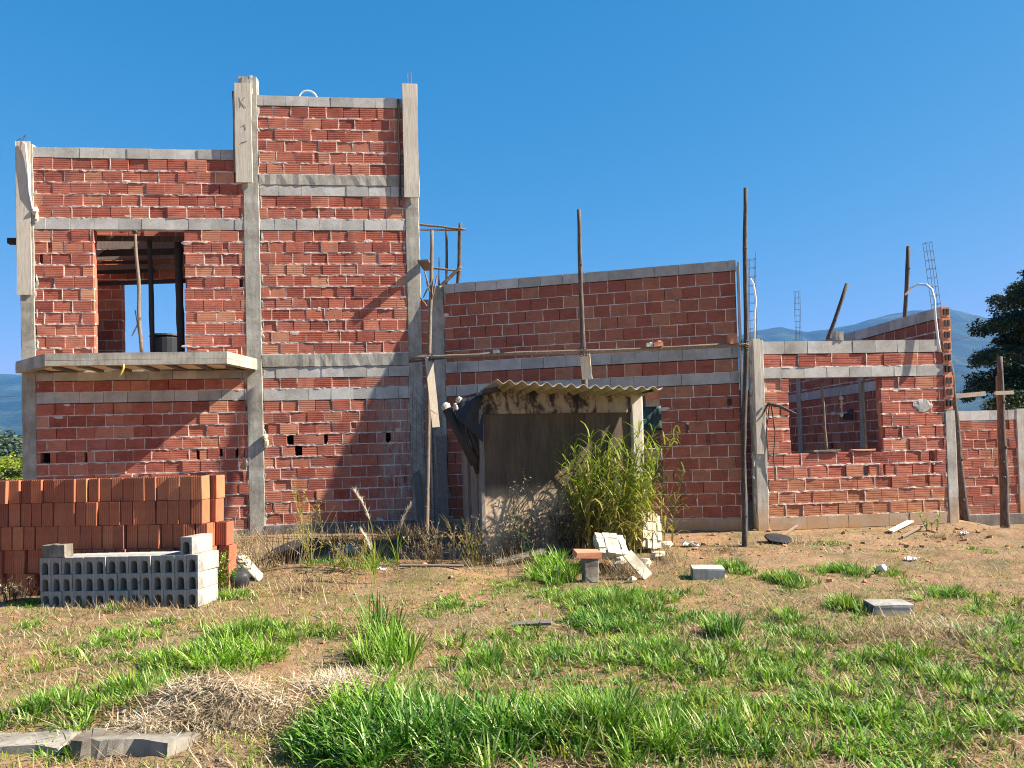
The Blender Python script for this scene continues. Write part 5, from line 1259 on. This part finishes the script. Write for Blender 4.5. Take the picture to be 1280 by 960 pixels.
for k, (px, Y, w, h, n, mat, L, cat, nm, sz) in enumerate([(6, 19, 1.9, 1.55, 24, 'grass_lime', 'pale sunlit bush just behind the orange brick stack at the left edge', 'bush', 'pale_bush', .10), (26, 24, 2.4, 1.7, 24, 'grass_lime', 'second pale bush behind the first at the left edge', 'bush', 'pale_bush', .12),
        (-22, 22, 2.6, 1.7, 20, 'bush_green', 'green bush beyond the left edge of the brick stack', 'bush', 'green_bush', .12),
        (8, 150, 15, 6.8, 40, 'far_leaf', 'nearer dark tree far left below the hills', 'tree', 'far_tree', 1.0), (30, 190, 20, 9.2, 40, 'far_leaf', 'farther dark tree far left, close to the house pillar', 'tree', 'far_tree', 1.25), (-25, 175, 20, 9.6, 40, 'far_leaf', 'tall dark tree far left at the edge', 'tree', 'far_tree', 1.25), (60, 230, 28, 9.8, 34, 'far_leaf', 'dark tree far behind the house pillar', 'tree', 'far_tree', 1.5)]):
    bush(nm, px, Y, w, h, n, mat, L, cat, sz, cat == 'tree')
bush('pale_bush', 10, 18, .8, 1.35, 10, 'bush_green', 'tall thin bush sticking up behind the orange brick stack', 'bush', .09, False)

# ------------------------------------------------------------------ hills
PXR = [-700, -400, -200, -60, 0, 30, 120, 300, 500, 700, 850, 900, 945, 977, 1010, 1040, 1070, 1100, 1140, 1188, 1226, 1256, 1300, 1400, 1550, 1800, 2200]
PYR = [500, 470, 455, 462, 466, 466, 455, 470, 480, 470, 450, 425, 410, 406, 413, 408, 402, 393, 386, 384, 393, 402, 412, 400, 430, 450, 470]
cols = np.arange(-900, 2300, 6.0); NR = 40; HV = []
DR = 3000.0
rel = np.linspace(0, 1, NR)
for px in cols:
    py = float(np.interp(px, PXR, PYR)); d = ray(px, py); d = d/d.y; top = EYE+d*DR; zt = max(40, top.z)
    rowv = []
    for r_ in rel:
        Dd = 1300+2900*r_; s_ = (Dd-1300)/(DR-1300)
        x = d.x*Dd; z = zt*(s_**1.35 if s_ <= 1 else max(0, 1-(s_-1)*1.1))
        rowv.append((x, Dd, z))
    HV.append(rowv)
HV = np.array(HV).transpose(1, 0, 2).copy()
sc_ = np.clip(HV[..., 2]/300, 0, 1)
HV[..., 2] += 95*(fbm(HV[..., 0]*.004, HV[..., 1]*.0035, 91, 4)-.47)*np.sin(np.clip(sc_, 0, 1)*3.14)**.7 + 10*(fbm(HV[..., 0]*.02, HV[..., 1]*.02, 95, 3)-.45)*np.clip(sc_*3, 0, 1)-3
tag(grid_mesh('hills', HV.reshape(-1, 3), NR, len(cols), 'hill_forest'), kind='structure')

# ------------------------------------------------------------------ air
HAZE = 1.2e-4
mb = MB(); mb.box(-5200, 5200, -5200, 5200, -3, 640)
m = bpy.data.materials.new('haze'); m.use_nodes = True; nt = m.node_tree; nt.nodes.remove(nt.nodes['Principled BSDF'])
pv = nt.nodes.new('ShaderNodeVolumePrincipled'); pv.inputs['Color'].default_value = (.08, .38, 1, 1); pv.inputs['Density'].default_value = HAZE
nt.links.new(pv.outputs[0], nt.nodes['Material Output'].inputs['Volume']); MATS['haze'] = m
tag(mb.build('haze', 'haze'), kind='stuff')

# ------------------------------------------------------------------ light
SUN = Vector((1, -.10, .80)).normalized()
ld = bpy.data.lights.new('sun', 'SUN'); lo = bpy.data.objects.new('sun', ld); COL.objects.link(lo)
ld.energy = 5.0; ld.angle = math.radians(.53); ld.color = (1, .93, .82)
lo.rotation_euler = SUN.to_track_quat('Z', 'Y').to_euler()
w = bpy.data.worlds.new('World'); sc.world = w; w.use_nodes = True; nt = w.node_tree
sky = nt.nodes.new('ShaderNodeTexSky'); sky.sky_type = 'NISHITA'; sky.sun_disc = False
sky.sun_elevation = math.asin(SUN.z); sky.sun_rotation = math.atan2(SUN.x, SUN.y)
sky.air_density = 1.0; sky.dust_density = .25; sky.ozone_density = 3.0; sky.altitude = 300
# tone of the sky: deeper blue overhead, paling towards the horizon
sp = nt.nodes.new('ShaderNodeSeparateColor'); cb_ = nt.nodes.new('ShaderNodeCombineColor'); nt.links.new(sky.outputs[0], sp.inputs[0])
for ch, (pw, k, top) in enumerate(((1.97, .24, 3.2), (.68, 1.06, 6), (.40, 2.16, 8))):
    p = nt.nodes.new('ShaderNodeMath'); p.operation = 'POWER'; p.inputs[1].default_value = pw; nt.links.new(sp.outputs[ch], p.inputs[0])
    q = nt.nodes.new('ShaderNodeMath'); q.operation = 'MULTIPLY'; q.inputs[1].default_value = k; nt.links.new(p.outputs[0], q.inputs[0])
    m_n = nt.nodes.new('ShaderNodeMath'); m_n.operation = 'MINIMUM'; m_n.inputs[1].default_value = top; nt.links.new(q.outputs[0], m_n.inputs[0]); nt.links.new(m_n.outputs[0], cb_.inputs[ch])
nt.links.new(cb_.outputs[0], nt.nodes['Background'].inputs[0])
nt.nodes['Background'].inputs[1].default_value = .05
vs_ = sc.view_settings; sc.display_settings.display_device = 'sRGB'; vs_.view_transform = 'Standard'; vs_.look = 'None'; vs_.exposure = 1.72; vs_.gamma = 1; vs_.use_curve_mapping = False
cy = sc.cycles; cy.use_denoising = True; cy.denoising_prefilter = 'NONE'; cy.max_bounces = 6; cy.diffuse_bounces = 3; cy.glossy_bounces = 2; cy.transmission_bounces = 3; cy.volume_bounces = 0; cy.transparent_max_bounces = 4
cy.use_adaptive_sampling = True; cy.adaptive_threshold = .01; cy.filter_width = 1.05
